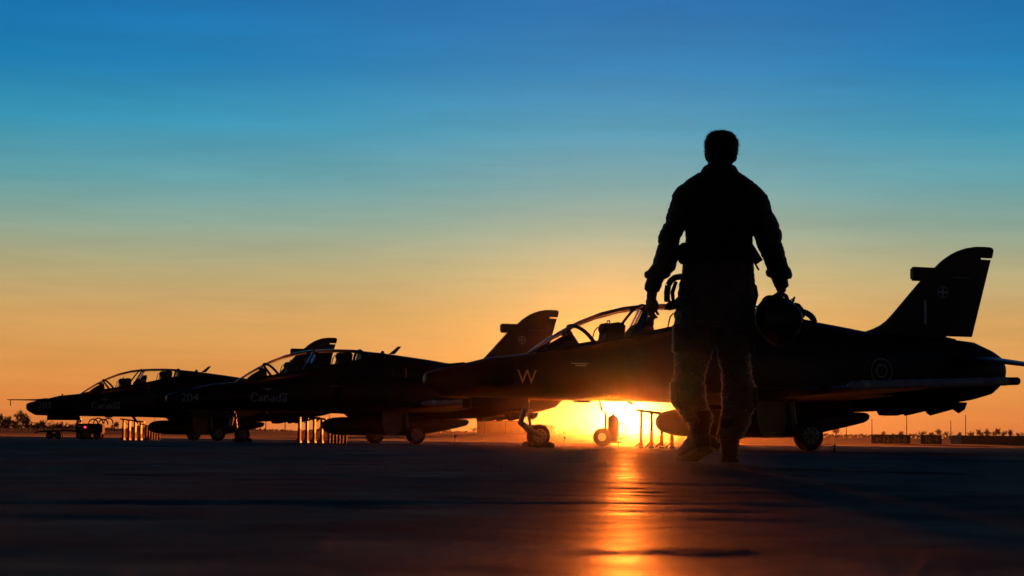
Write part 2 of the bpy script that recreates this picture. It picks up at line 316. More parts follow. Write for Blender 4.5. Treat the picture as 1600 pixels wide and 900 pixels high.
def wordmark():                                      # serif word, x-height 1, drawn as strokes with thick and thin
    out = []; T, t = .20, .085
    def thick(P, f=lambda x: x): return P
    def bowl(cx, cy, rx, ry, a0=0, a1=360):
        P = arc(cx, cy, rx, ry, a0, a1, 24); return stroke(P, [t + (T - t) * abs(cos(radians(a0 + (a1 - a0) * i / 24))) for i in range(25)])
    def bar(x, y0, y1): return stroke([(x, y0), (x, y1)], T)
    def serif(x, y, w=.36): return stroke([(x - w / 2, y), (x + w / 2, y)], t)
    def a_(x): return [bowl(x + .33, .30, .27, .27), bar(x + .68, .06, .75), stroke(arc(x + .38, .70, .30, .24, 0, 160, 10), t * 1.4), serif(x + .76, .04, .22)]
    def n_(x): return [bar(x + .15, 0, .95), stroke(arc(x + .50, .60, .32, .34, 170, 0, 12), t * 1.6), bar(x + .82, 0, .62), serif(x + .15, .04), serif(x + .82, .04), serif(x + .06, .92, .22)]
    def d_(x): return [bowl(x + .40, .45, .33, .43), bar(x + .78, 0, 1.45), serif(x + .88, .04, .24), serif(x + .68, 1.42, .24)]
    out += [bowl(.62, .72, .56, .70, 42, 318)] + [stroke([(1.06, 1.02), (1.06, 1.36)], t * 1.3)]
    x = 1.32
    for g, w in ((a_, .98), (n_, 1.16), (a_, .98), (d_, 1.14), (a_, .98)): out += g(x); x += w
    fx, fy = x - 1.02, 1.16                               # small flag over the last letter
    out += [stroke([(fx, fy + .2), (fx + .22, fy + .2)], .4), stroke([(fx + .70, fy + .2), (fx + .92, fy + .2)], .4), stroke([(fx + .46, fy + .02), (fx + .46, fy + .38)], .16), stroke([(fx + .32, fy + .22), (fx + .60, fy + .22)], .1)]
    return out, x
def on_side(mb, vs2, fs, u0, z0, s=1.0, flip=False):
    # port side: reading left to right runs from nose to tail
    mb.add([L3(u0 + x * s, side_v(u0 + x * s, z0 + y * s), z0 + y * s) for x, y in vs2], fs)
def make_jet(probe_label=None, letters=(), nose_no=None, blade=.62, streamer=None, rear_screen=False):
    root = empty('jet_trainer', (0, 0, 0))
    # fuselage
    us = [0, .015, .03, .06, .10, .2, .30, .36, .5, .7, .95, 1.2, 1.45, 1.72, 2.0, 2.2, 2.4, 2.8, 3.2, 3.75, 4.3, 5.0, 5.60, 5.64, 5.95, 6.3, 7.0, 7.67, 8.0, 8.36, 8.85, 9.2, 9.5, 10, 10.5, 11.1, 11.4, 11.8, 11.93, 12.0]
    body = MB().rings([fus_ring(u) for u in us]).build('fuselage', M['navy'], root, ang=50)
    # panel bands (slightly proud joint straps) and belly line hardware
    for u in (.78, 1.55, 5.75, 8.55, 10.05):
        MB().rings([fus_ring(u, off=.0015), fus_ring(u + .004, off=.004), fus_ring(u + .018, off=.004), fus_ring(u + .022, off=.0015)], False, False).build('panel_strap', M['navy'], body)
    for sd in (1, -1):                                    # side longeron that catches the sky
        P = [L3(u, sd * (side_v(u, 2.22 - .03 * (u - 6)) - .004), 2.22 - .03 * (u - 6)) for u in [5.9 + .2 * i for i in range(13)]]
        MB().tube(P, .016, 6).build('side_ridge', M['navy'], body)
    MB().box(L3(3.16, -.1, .825), L3(2.91, .1, .87)).build('belly_fairing', M['navy'], body)
    MB().prism([(3.88, .88), (4.02, .88), (4.16 - (blade - .62) * .4, blade), (4.10 - (blade - .62) * .5, blade)], lambda a, b, t: L3(a, t, b), -.012, .012).build('blade_antenna', M['navy'], root)
    MB().prism([(6.52, 2.60), (6.70, 2.60), (6.90, 2.83), (6.80, 2.83)], lambda a, b, t: L3(a, t, b), -.014, .014).build('blade_antenna', M['navy'], root)
    MB().tube([L3(4.75, 0, .88), L3(4.76, 0, .60)], .006, 6).build('whip_antenna', M['dark'], root)
    MB().rings([[L3(1.30 + .03 * cos(2 * pi * k / 10) * q, .03 * q * sin(2 * pi * k / 10), z) for k in range(10)] for z, q in ((1.60, 1), (1.665, .9), (1.68, .3))]).build('air_sensor', M['dark'], root)
    MB().rings([[L3(6.33 + .06 * cos(2 * pi * k / 12) * q, .05 * q * sin(2 * pi * k / 12), z) for k in range(12)] for z, q in ((2.60, 1), (2.645, .95), (2.675, .7), (2.69, .25))]).build('beacon', M['red'], root)
    # pitot boom
    pb = MB().tube([L3(.75, 0, 1.46), L3(.36, 0, 1.432), L3(-.1, 0, 1.425), L3(-.60, 0, 1.42), L3(-.70, 0, 1.42)], [.05, .032, .022, .018, .012], 8).build('pitot_boom', M['navy'], root)
    MB().tube([L3(-.58, 0, 1.43), L3(-.58, 0, 1.20)], .016, 6).build('pitot_cover_ribbon', M['dark'], pb)
    # cockpit
    WS = [(1.96, 1.70, .05), (2.05, 1.765, .17), (2.2, 1.87, .26), (2.4, 2.00, .32), (2.6, 2.12, .36), (2.81, 2.235, .385)]
    CN = [(2.81, 2.235, .385), (3.0, 2.33, .395), (3.4, 2.49, .405), (3.85, 2.605, .41), (4.2, 2.655, .41), (4.6, 2.685, .41), (5.0, 2.70, .405), (5.4, 2.70, .395), (5.66, 2.685, .38)]
    def sill(u): return interp([(1.9, 1.69), (2.4, 1.79), (2.8, 1.86), (3.2, 1.93), (4.3, 2.13), (5.0, 2.285), (5.66, 2.43)], u)[0]
    def dome(T, n=17):
        R = []
        for u, zt, w in T:
            zs = sill(u) - .03; R.append([L3(u, w * math.copysign(abs(cos(pi * k / (n - 1))) ** .8, cos(pi * k / (n - 1))), zs + (zt - zs) * sin(pi * k / (n - 1)) ** .85) for k in range(n)])
        mb = MB(); m = n
        for r in R: mb.v += r
        for i in range(len(R) - 1):
            for j in range(m - 1): mb.f.append((i * m + j, i * m + j + 1, (i + 1) * m + j + 1, (i + 1) * m + j)); mb.m.append(0)
        return mb
    dome(WS).build('windscreen', M['glass'], root)
    can = dome(CN).build('canopy', M['glass'], root)
    def bow(u_top, u_bot, r, T, name, par, n=19, inset=.01):
        P = []
        for k in range(n):
            a = pi * k / (n - 1); s_ = sin(a) ** .85; u = u_bot + (u_top - u_bot) * s_; zt, w = interp(T, u); zs = sill(u) - .03
            P.append(L3(u, (w - inset) * math.copysign(abs(cos(a)) ** .8, cos(a)), zs + (zt - inset - zs) * s_))
        return MB().tube(P, r, 8).build(name, M['dark'], par)
    bow(2.80, 3.12, .036, WS[:-1] + CN, 'windscreen_arch', root)
    bow(4.22, 3.80, .025, CN, 'canopy_bow', can)
    bow(5.62, 5.58, .04, CN, 'canopy_rear_frame', can)
    for sd in (1, -1):
        MB().tube([L3(u, sd * (interp(WS[:-1] + CN, u)[1] - .0), sill(u) - .01) for u in (2.05, 2.4, 2.8, 3.2, 3.8, 4.4, 5.0, 5.6)], .020, 8).build('canopy_sill', M['navy'], can)
    MB().tube([L3(u, 0, interp(CN, u)[0] - .012) for u in (2.85, 3.2, 3.6, 4.0, 4.4, 5.0, 5.6)], .004, 6).build('detonating_cord', M['dark'], can)
    # coaming, displays
    MB().rings([[L3(u, w * cos(2 * pi * k / 16), z0 + h * sin(2 * pi * k / 16)) for k in range(16)] for u, w, z0, h in ((2.32, .08, 1.78, .04), (2.45, .22, 1.80, .12), (2.62, .29, 1.82, .20), (2.80, .29, 1.84, .24))]).build('coaming', M['dark'], root)
    hud = MB().box(L3(2.80, -.09, 1.95), L3(2.66, .09, 2.10)).build('head_up_display', M['dark'], root)
    MB().prism([(2.70, 2.09), (2.72, 2.09), (2.86, 2.24), (2.84, 2.24)], lambda a, b, t: L3(a, t, b), -.085, .085).build('combiner_glass', M['glass'], hud)
    MB().rings([[L3(u, w * cos(2 * pi * k / 12), z0 + h * sin(2 * pi * k / 12)) for k in range(12)] for u, w, z0, h in ((3.96, .20, 2.10, .08), (4.06, .28, 2.12, .16), (4.26, .29, 2.14, .22), (4.36, .26, 2.15, .20))]).build('rear_coaming', M['dark'], root)
    MB().box(L3(4.40, -.16, 2.26), L3(4.28, .16, 2.43)).build('rear_display', M['dark'], root)
    MB().prism([(4.02, 2.12), (4.05, 2.12), (4.30, 2.60), (4.27, 2.60)], lambda a, b, t: L3(a, t, b), -.30, .30).build('blast_screen', M['glass'], root)
    def seat(u, zt):
        st = MB().prism([(u - .14, zt - .62), (u + .28, zt - .62), (u + .36, zt - .02), (u + .20, zt), (u + .02, zt - .04), (u - .02, zt - .12)], lambda a, b, t: L3(a, t, b), -.19, .19).build('ejection_seat', M['dark'], root, smooth=False)
        bevel(st, .035)
        MB().rings([[L3(u + du, w * cos(2 * pi * k / 12), zt - .13 + h * sin(2 * pi * k / 12)) for k in range(12)] for du, w, h in ((-.10, .08, .06), (-.07, .14, .10), (.04, .16, .12))]).build('headrest', M['dark'], st)
        for sd in (.17, -.17): MB().tube([L3(u - .20, sd, zt - .44), L3(u - .13, sd, zt - .16), L3(u - .08, sd, zt - .10), L3(u + .05, sd, zt - .08)], .013, 6).build('headrest_guard', M['dark'], st)
        MB().tube([L3(u + .06, .08, zt - .03), L3(u + .07, .06, zt + .03), L3(u + .08, -.06, zt + .03), L3(u + .08, -.08, zt - .03)], .011, 6).build('firing_handle', M['dark'], st)
    seat(3.48, 2.31); seat(5.02, 2.62)
    # intakes
    for sd in (1, -1):
        R = []
        for u, v0, v1, z0, z1 in ((4.98, .50, .72, 1.18, 1.80), (4.86, .49, .77, 1.13, 1.84), (4.80, .48, .79, 1.11, 1.86), (4.84, .475, .81, 1.09, 1.875), (5.1, .40, .84, 1.05, 1.90), (5.8, .3, .86, 1.0, 1.93), (6.6, .3, .80, .96, 1.92), (7.4, .3, .70, .95, 1.90), (8.2, .3, .56, .98, 1.85)):
            vc, vw, zc, zh = (v0 + v1) / 2, (v1 - v0) / 2, (z0 + z1) / 2, (z1 - z0) / 2; r = []
            for k in range(24):
                a = 2 * pi * k / 24; r.append(L3(u + .12 * (zc - (zc + zh * sin(a))) * (1 if u < 5.0 else 0), sd * (vc + vw * math.copysign(abs(cos(a)) ** .75, cos(a))), zc + zh * math.copysign(abs(sin(a)) ** .75, sin(a))))
            R.append(r)
        it = MB().rings(R).build('air_intake', M['navy'], root)
        MB().rings([[(0.02 + (p[0]), p[1], p[2]) for p in R[0]], R[0]]).build('intake_shade_cap', M['black'], it)  # thin black cap: the shade inside the intake, put in as colour
    # wings
    def wing_pt(u, v): return .97 + (abs(v) - .5) * .042
    def section(v, le, te, zc, th, c0, c1, sd, dz=0, n=9):
        c = te - le; up, lo = [], []
        for k in range(n):
            x = c0 + (c1 - c0) * k / (n - 1); y = 5 * th * c * (.2969 * sqrt(max(x, 0)) - .126 * x - .3516 * x * x + .2843 * x ** 3 - .1036 * x ** 4)
            up.append(L3(le + c * x, sd * v, zc + y + .06 * (x - .4) * 0 - dz * (x - c0))); lo.append(L3(le + c * x, sd * v, zc - y - dz * (x - c0)))
        return up + lo[::-1]
    def le(v): return 5.15 + (v - .4) * (6.95 - 5.15) / 4.2
    def te(v): return 7.95 + (v - .4) * (8.02 - 7.95) / 4.2
    for sd in (1, -1):
        wg = MB().rings([section(v, le(v), te(v), wing_pt(0, v), .10, 0, .72, sd) for v in (.35, 1.2, 2.4, 3.6, 4.55)]).build('wing', M['navy'], root)
        MB().rings([section(v, le(v), te(v), wing_pt(0, v), .10, .727, 1, sd, dz=.2) for v in (.60, 1.6, 2.70)]).build('flap', M['navy'], wg)
        MB().rings([section(v, le(v), te(v), wing_pt(0, v), .10, .727, 1, sd, dz=.0) for v in (2.72, 3.6, 4.50)]).build('aileron', M['navy'], wg)
        for v in (1.5, 3.0): MB().prism([(le(v) - .02, wing_pt(0, v) - .02), (le(v) + .55, wing_pt(0, v) + .05), (le(v) + .5, wing_pt(0, v) + .16), (le(v) - .05, wing_pt(0, v) + .08)], lambda a, b, t: L3(a, sd * v + t, b), -.008, .008).build('wing_fence', M['navy'], wg)
        zr = 1.165
        ra = MB().tube([L3(5.82, sd * 4.64, zr - .06), L3(5.90, sd * 4.64, zr - .06), L3(6.3, sd * 4.64, zr - .045), L3(8.96, sd * 4.64, zr + .072)], [.03, .065, .075, .075], 12).build('launch_rail', M['rail'], root)
        MB().tube([L3(8.95, sd * 4.64, zr + .072), L3(9.19, sd * 4.64, zr + .08), L3(9.21, sd * 4.64, zr + .08)], [.07, .068, .055], 12).build('rail_end_cap', M['dark'], ra)
        MB().tube([L3(6.10, sd * 4.64, zr - .053), L3(6.20, sd * 4.64, zr - .05)], .080, 12).build('rail_collar', M['grey'], ra)
        # tailplane
        R = []
        for v, l, t_, z in ((.22, 10.55, 11.85, 1.87), (1.2, 11.12, 12.05, 1.73), (2.16, 11.68, 12.25, 1.585)): R.append(section(v, l, t_, z, .075, 0, 1, sd))
        MB().rings(R).build('tailplane', M['navy'], root)
        # ventral strake
        MB().prism([(10.02, .98), (10.10, .74), (10.16, .70), (10.85, .86), (10.92, 1.02)], lambda a, b, t: L3(a, sd * (.28 + (1.0 - b) * .55) + t, b), -.012, .012).build('ventral_strake', M['navy'], root)
    # airbrake housing and tail bumper
    MB().prism([(9.35, .80), (9.42, .70), (9.55, .69), (9.98, .77), (10.02, .86)], lambda a, b, t: L3(a, t, b), -.22, .22).build('airbrake', M['navy'], root)
    MB().rings([[L3(u, .09 * q * cos(2 * pi * k / 12), .98 - .11 * q + .11 * q * sin(2 * pi * k / 12)) for k in range(12)] for u, q in ((10.93, .2), (10.98, .7), (11.1, 1), (11.22, .7), (11.28, .2))]).build('tail_bumper', M['navy'], root)
    # fin and rudder
    fin_poly = [(8.95, 2.25), (9.0, 2.302), (9.21, 2.375), (9.36, 2.445), (9.49, 2.535), (9.62, 2.66), (10.22, 3.30), (10.40, 3.48), (10.62, 3.645), (10.72, 3.735), (10.81, 3.80), (10.96, 3.895), (11.11, 3.965), (11.30, 4.03), (11.48, 4.062), (11.70, 4.07), (11.84, 4.065), (11.885, 4.045), (11.905, 4.0), (11.866, 3.852), (11.60, 3.852), (11.60, 3.80), (10.772, 2.25), (11.0, 2.212), (10.9, 2.0), (9.5, 2.1)]
    th = lambda z: .075 - .03 * max(0, min(1, (z - 2.2) / 1.9))
    fin = MB().prism(fin_poly, lambda a, b, t: L3(a, t * th(b), b), -1, 1).build('fin', M['navy'], root, smooth=False)
    bm = bmesh.new(); bm.from_mesh(fin.data); bmesh.ops.triangulate(bm, faces=bm.faces); bm.to_mesh(fin.data); bm.free()
    MB().prism([(10.79, 2.27), (11.405, 2.27), (11.858, 3.815), (11.60, 3.815)], lambda a, b, t: L3(a, t * th(b) * (1.0 if a < 11.61 and (a - 10.775) < .55 * (b - 2.245) + .02 else .25), b), -1, 1).build('rudder', M['navy'], root, smooth=False)
    for z in (2.6, 3.1, 3.6):
        uh = 10.745 + (z - 2.245) * .5227; MB().box(L3(uh + .09, -.03, z - .03), L3(uh - .02, .03, z + .03)).build('rudder_hinge', M['navy'], fin)
    bevel(MB().box(L3(10.68, -.085, 3.335), L3(10.03, .085, 3.605)).build('warning_receiver_fairing', M['navy'], root, smooth=False), .035, 3)
    MB().tube([L3(10.95, .05, 3.43), L3(11.35, .052, 3.435)], .008, 6).build('formation_light_strip', M['grey'], fin)
    # jet pipe
    jp = MB().rings([[L3(u, r * cos(2 * pi * k / 24), 1.60 + r * sin(2 * pi * k / 24)) for k in range(24)] for u, r in ((11.8, .27), (12.03, .262), (12.035, .245), (11.85, .24))], True, True).build('jet_pipe', M['black'], root)
    # centreline pod
    R = []
    for u, zt, zb, w in ((4.54, .56, .44, .06), (4.58, .62, .37, .12), (4.68, .69, .31, .18), (4.85, .735, .265, .23), (5.1, .755, .24, .25), (5.6, .76, .23, .26), (6.5, .76, .23, .26), (7.35, .76, .24, .26), (7.99, .755, .34, .24), (8.6, .75, .47, .20), (8.92, .745, .545, .17), (8.98, .735, .58, .15), (9.02, .71, .63, .10)):
        zc, h = (zt + zb) / 2, (zt - zb) / 2; R.append([L3(u, w * math.copysign(abs(cos(2 * pi * k / 24)) ** .85, cos(2 * pi * k / 24)), zc + h * math.copysign(abs(sin(2 * pi * k / 24)) ** .85, sin(2 * pi * k / 24))) for k in range(24)])
    pod = MB().rings(R).build('centreline_pod', M['navy'], root)
    MB().prism([(5.35, .74), (7.9, .74), (7.9, .85), (5.2, .85)], lambda a, b, t: L3(a, t, b), -.09, .09).build('pylon', M['navy'], pod)
    # nose gear
    ng = MB().tube([L3(1.93, 0, .95), L3(1.90, 0, .70), L3(1.85, 0, .47)], [.05, .045, .05], 10).build('nose_gear_leg', M['steel'], root)
    MB().tube([L3(1.83, .0, .455), L3(1.90, .06, .40), L3(2.05, .115, .29), L3(2.19, .115, .215)], [.05, .045, .04, .035], 8).build('trailing_arm', M['steel'], ng)
    MB().tube([L3(1.83, .0, .455), L3(1.90, -.06, .40), L3(2.05, -.115, .29), L3(2.19, -.115, .215)], [.05, .045, .04, .035], 8).build('trailing_arm', M['steel'], ng)
    MB().tube([L3(1.97, 0, .82), L3(2.00, 0, .56), L3(2.04, 0, .33)], [.03, .03, .022], 8).build('shock_absorber', M['steel'], ng)
    MB().tube([L3(1.90, .0, .80), L3(1.50, .0, .95)], .022, 8).build('drag_brace', M['steel'], ng)
    MB().disc(L3(1.965, .1, .66), (0, 1, 0), .045, .06).build('taxi_lamp', M['alloy'], ng)
    def wheel(u, v, r, w, name):
        ty = MB().disc(L3(u, v, r), (0, 1, 0), r, w, 36, .33).build(name, M['rubber'], root)
        for sd in (1, -1):
            h = MB().disc(L3(u, v + sd * w * .44, r), (0, 1, 0), r * .60, w * .2, 28, .15).build('rim', M['alloy'], ty)
            MB().disc(L3(u, v + sd * w * .56, r), (0, 1, 0), r * .20, w * .12, 14, .2).build('hub_cap', M['steel'], ty)
            for k in range(8):
                a = 2 * pi * k / 8; MB().disc(L3(u + r * .40 * cos(a), v + sd * w * .545, r + r * .40 * sin(a)), (0, 1, 0), r * .085, w * .03, 10, .1).build('rim_hole', M['black'], ty)
        return ty
    wheel(2.19, 0, .212, .17, 'nose_wheel')
    for sd in (1, -1):
        MB().prism([(.80, .88), (1.90, .88), (1.90, .71), (.80, .70)], lambda a, b, t: L3(a, sd * (.20 + (.88 - b) * .15) + t, b), -.010, .010).build('nose_gear_door', M['navy'], root)
    # main gear
    for sd in (1, -1):
        wheel(6.74, sd * 1.74, .275, .20, 'main_wheel')
        mg = MB().tube([L3(6.52, sd * 1.50, .98), L3(6.54, sd * 1.53, .62), L3(6.58, sd * 1.56, .40)], [.06, .055, .055], 10).build('main_gear_leg', M['steel'], root)
        MB().tube([L3(6.55, sd * 1.55, .42), L3(6.66, sd * 1.60, .32), L3(6.74, sd * 1.64, .275)], [.05, .045, .04], 8).build('trailing_arm', M['steel'], mg)
        MB().tube([L3(6.54, sd * 1.52, .78), L3(6.5, sd * .85, .95)], .03, 8).build('side_brace', M['steel'], mg)
        MB().prism([(5.85, .92), (6.42, .95), (6.45, .50), (6.41, .33), (6.30, .25), (6.05, .25), (5.92, .34), (5.86, .56)], lambda a, b, t: L3(a, sd * 1.44 + t, b), -.012, .012).build('main_gear_door', M['steel'], root)
        MB().prism([(6.2, .86), (7.05, .86), (7.02, .52), (6.25, .50)], lambda a, b, t: L3(a, sd * (.42 + (.86 - b) * .2) + t, b), -.010, .010).build('inner_gear_door', M['navy'], root)
    # markings
    def fin_mark(name, vs, fs, u0, z0, s, m):
        MB().add([L3(u0 + x * s, th(z0 + y * s) + .004, z0 + y * s) for x, y in vs], fs).build(name, M[m], root, smooth=False)
    # compass star in a ring
    vs, fs = [], []
    def addm(a):
        o = len(vs); vs.extend(a[0]); fs.extend([tuple(i + o for i in f) for f in a[1]])
    addm(stroke(arc(0, 0, .115, .115, 0, 360, 28), .014))
    for k in range(4):
        a = k * pi / 2; c, s_ = cos(a), sin(a); tip = (.15 * c, .15 * s_); b1 = (.03 * cos(a + .785), .03 * sin(a + .785)); b2 = (.03 * cos(a - .785), .03 * sin(a - .785))
        addm(([tip, b1, (0, 0), b2], [(0, 1, 2), (0, 2, 3)]))
    fin_mark('compass_star_emblem', vs, fs, 10.70, 3.13, 1, 'grey')
    if 'bar' in letters: fin_mark('white_fin_bar', [(0, 0), (.055, 0), (.055, .47), (0, .47)], [(0, 1, 2, 3)], 10.27, 2.49, 1, 'grey')
    mb = MB(); u0, z0 = 9.0, 1.53
    for r, w in ((.235, .014), (.118, .018)):
        a = stroke([(u0 + x, z0 + y) for x, y in arc(0, 0, r, r, 0, 360, 36)], w); on_side(mb, a[0], a[1], 0, 0)
    mb.build('roundel', M['dimgrey'], root, smooth=False)
    if 'canada' in letters:
        st, wd = wordmark(); s = 1.06 / wd; mb = MB()
        for a in st: on_side(mb, a[0], a[1], 2.30, 1.15, s)
        mb.build('wordmark_lettering', M['grey'], root, smooth=False)
        for (x, y, w) in ((2.62, 1.50, .30), (2.70, 1.46, .14), (4.62, 1.62, .36)): mb = MB(); on_side(mb, [(0, 0), (w, 0), (w, .018), (0, .018)], [(0, 1, 2, 3)], x, y); mb.build('stencil_line', M['dimgrey'], root, smooth=False)
    if nose_no:
        vs, fs, w, h = text_mesh(nose_no, 1.0); mb = MB(); s = .46 / w; on_side(mb, vs, fs, .36, 1.12, s); mb.build('nose_number', M['grey'], root, smooth=False)
    if 'W' in letters:
        vs, fs, w, h = text_mesh('W', 1.0); s = .24 / h; mb = MB(); on_side(mb, vs, fs, 1.60, 1.14, s); mb.build('nose_letter', M['gold'], root, smooth=False)
        for (x, y, w) in ((2.62, 1.51, .32), (2.70, 1.475, .20), (4.6, 1.78, .36)): mb = MB(); on_side(mb, [(0, 0), (w, 0), (w, .016), (0, .016)], [(0, 1, 2, 3)], x, y); mb.build('stencil_line', M['dimgrey'], root, smooth=False)
    if streamer:
        u, z = streamer; vv = side_v(u, z) + .02
        MB().tube([L3(u, vv, z), L3(u + .01, vv + .015, z - .15), L3(u - .02, vv + .02, z - .30)], [.022, .024, .018], 6).build('warning_streamer', M['yellow'], root)
    if rear_screen:
        MB().prism([(4.34, 2.15), (4.80, 2.22), (4.86, 2.56), (4.36, 2.56)], lambda a, b, t: L3(a, -.15 + t, b), -.01, .01).build('cockpit_curtain', M['bark'], root)
    return root
JETS = [((.49, 37.0), 21.5, dict(letters=('W', 'bar'), blade=.80), 'black jet trainer with a gold W on its nose, between the walking person and camera-far jets'),
        ((-7.56, 57.75), 23.0, dict(letters=('canada',), nose_no='204', streamer=(6.85, 2.18), rear_screen=True), 'black jet trainer numbered 204 with Canada lettering under its canopy'),
        ((-15.74, 76.0), 23.5, dict(letters=('canada',), nose_no='203', streamer=(4.42, 1.98)), 'black jet trainer numbered 203 with a long pitot boom, end of the row')]
JETS[0] = (*JETS[0][:3], 'black jet trainer with a gold letter W on its nose and chocks at its nosewheel')
for (x, y), ad, kw, lab in JETS:
    a = radians(ad); j = make_jet(**kw)
    j.location = (x + (U0 - 2.17) * cos(a), y + (U0 - 2.17) * sin(a), 0); j.rotation_euler = (0, 0, pi + a)
    tag(j, lab, 'jet aircraft', 'jet trainers parked in a row')
def jet_point(k, u, v, z=0):
    (x, y), ad = JETS[k][:2]; a = radians(ad); return (x + (u - 2.17) * cos(a) + v * sin(a), y + (u - 2.17) * sin(a) - v * cos(a), z)

# ------------------------------------------------------------------ person walking away
from mathutils import noise as mnoise
def remesh(mb, name, m, parent, vox, wrinkle=0, wscale=9, smooth_it=4, stretch=(1, 1, 1)):
    me = mb.mesh(name, m, False); o = bpy.data.objects.new(name, me); COL.objects.link(o)
    md = o.modifiers.new('r', 'REMESH'); md.mode = 'VOXEL'; md.voxel_size = vox
    if smooth_it: s = o.modifiers.new('s', 'SMOOTH'); s.iterations = smooth_it; s.factor = .5
    bpy.context.view_layer.update()
    new = bpy.data.meshes.new_from_object(o.evaluated_get(bpy.context.evaluated_depsgraph_get())); o.modifiers.clear(); o.data = new; bpy.data.meshes.remove(me)
    new.name = name; new.materials.clear(); new.materials.append(m)
    if wrinkle:
        bm = bmesh.new(); bm.from_mesh(new); bm.normal_update()
        for v in bm.verts:
            p = Vector((v.co.x * wscale * stretch[0], v.co.y * wscale * stretch[1], v.co.z * wscale * stretch[2]))
            w = mnoise.noise(p) * .6 + mnoise.noise(p * 2.3) * .4 + .25 * mnoise.noise(p * 5)
            w = (1 - abs(w) * 2.2)
            v.co += v.normal * wrinkle * w
        bm.to_mesh(new); bm.free()
    for p in new.polygons: p.use_smooth = True
    o.parent = parent; return o
def stack(mb, T, ry, yc=0, shrink=0, n=20, e=1.0):      # rows (z, xl, xr); ry / yc single or per-row tables over z
    R = []
    for z, xl, xr in T:
        d = interp(ry, -z)[0] if isinstance(ry, list) else ry; c = interp(yc, -z)[0] if isinstance(yc, list) else yc
        w = max(.01, (xr - xl) / 2 - shrink); d = max(.01, d - shrink); x = (xl + xr) / 2
        R.append([(x + w * math.copysign(abs(cos(2 * pi * k / n)) ** e, cos(2 * pi * k / n)), c + d * math.copysign(abs(sin(2 * pi * k / n)) ** e, sin(2 * pi * k / n)), z) for k in range(n)])
    mb.rings(R); return mb
TORSO = [(1.610, -.070, .070), (1.600, -.088, .088), (1.578, -.120, .120), (1.560, -.148, .148), (1.540, -.180, .181), (1.508, -.215, .216), (1.46, -.215, .212), (1.414, -.205, .200), (1.325, -.190, .188), (1.262, -.177, .177), (1.166, -.180, .177), (1.089, -.188, .186), (.990, -.208, .192), (.902, -.221, .196), (.814, -.229, .194), (.744, -.231, .190)]
LARM = [(1.515, -.205, -.130), (1.502, -.225, -.127), (1.461, -.253, -.136), (1.386, -.273, -.161), (1.289, -.301, -.188), (1.262, -.317, -.204), (1.236, -.326, -.214), (1.215, -.331, -.220), (1.193, -.325, -.224), (1.117, -.349, -.233), (1.066, -.364, -.243), (1.046, -.384, -.254), (1.022, -.388, -.275), (1.005, -.380, -.300), (.984, -.393, -.313), (.950, -.400, -.326), (.935, -.392, -.332)]
RARM = [(1.515, .130, .200), (1.499, .127, .223), (1.455, .137, .265), (1.392, .163, .279), (1.311, .174, .318), (1.254, .192, .336), (1.225, .203, .338), (1.212, .206, .330), (1.163, .227, .352), (1.085, .266, .370), (1.050, .276, .392), (1.030, .284, .394), (1.015, .296, .378), (.994, .308, .379), (.965, .310, .378)]
LLEG = [(.80, -.225, -.015), (.778, -.231, -.012), (.672, -.234, -.008), (.567, -.237, -.045), (.479, -.233, -.079), (.445, -.240, -.078), (.425, -.257, -.075), (.339, -.257, -.068), (.312, -.243, -.063), (.285, -.212, -.052), (.253, -.197, -.036), (.228, -.172, -.029), (.210, -.156, -.045), (.185, -.147, -.053), (.16, -.140, -.050)]
RLEG = [(.80, -.030, .185), (.780, -.028, .190), (.675, -.008, .179), (.570, .004, .173), (.486, .026, .173), (.440, .023, .182), (.408, .023, .201), (.304, .027, .198), (.280, .023, .184), (.262, .020, .174), (.220, .013, .170), (.185, .006, .150), (.154, -.001, .132), (.135, -.001, .124)]
T_RY = [(-1.62, .07), (-1.56, .10), (-1.50, .125), (-1.4, .145), (-1.2, .13), (-1.08, .125), (-.95, .145), (-.74, .14)]
A_RY = [(-1.5, .075), (-1.3, .072), (-1.05, .062), (-1.0, .055), (-.93, .045)]
A_YC = [(-1.5, 0.0), (-1.2, -.02), (-.93, .03)]
G_RY = [(-.8, .12), (-.6, .10), (-.4, .085), (-.25, .08), (-.15, .065)]
L_YC = [(-.8, 0.), (-.45, .02), (-.15, .03)]; R_YC = [(-.8, 0.), (-.45, .01), (-.15, -.02)]
P0 = (1.134, 11.2, 0)
person = tag(empty('person', P0), 'person in a flight suit walking away towards the parked jets', 'person')
# body: one continuous figure inside the clothes
mb = MB()
stack(mb, TORSO, T_RY, 0, .018)
stack(mb, LARM + [(.90, -.392, -.338)], A_RY, A_YC, .014); stack(mb, RARM + [(.93, .316, .374)], A_RY, A_YC, .014)
stack(mb, [r for r in LLEG if r[0] > .32] + [(.22, -.150, -.065), (.10, -.130, -.060)], [(-.8, .12), (-.4, .085), (-.22, .055), (-.1, .05)], L_YC, .020); stack(mb, [r for r in RLEG if r[0] > .32] + [(.22, .03, .12), (.08, .025, .095)], [(-.8, .12), (-.4, .085), (-.22, .055), (-.1, .05)], R_YC, .020)
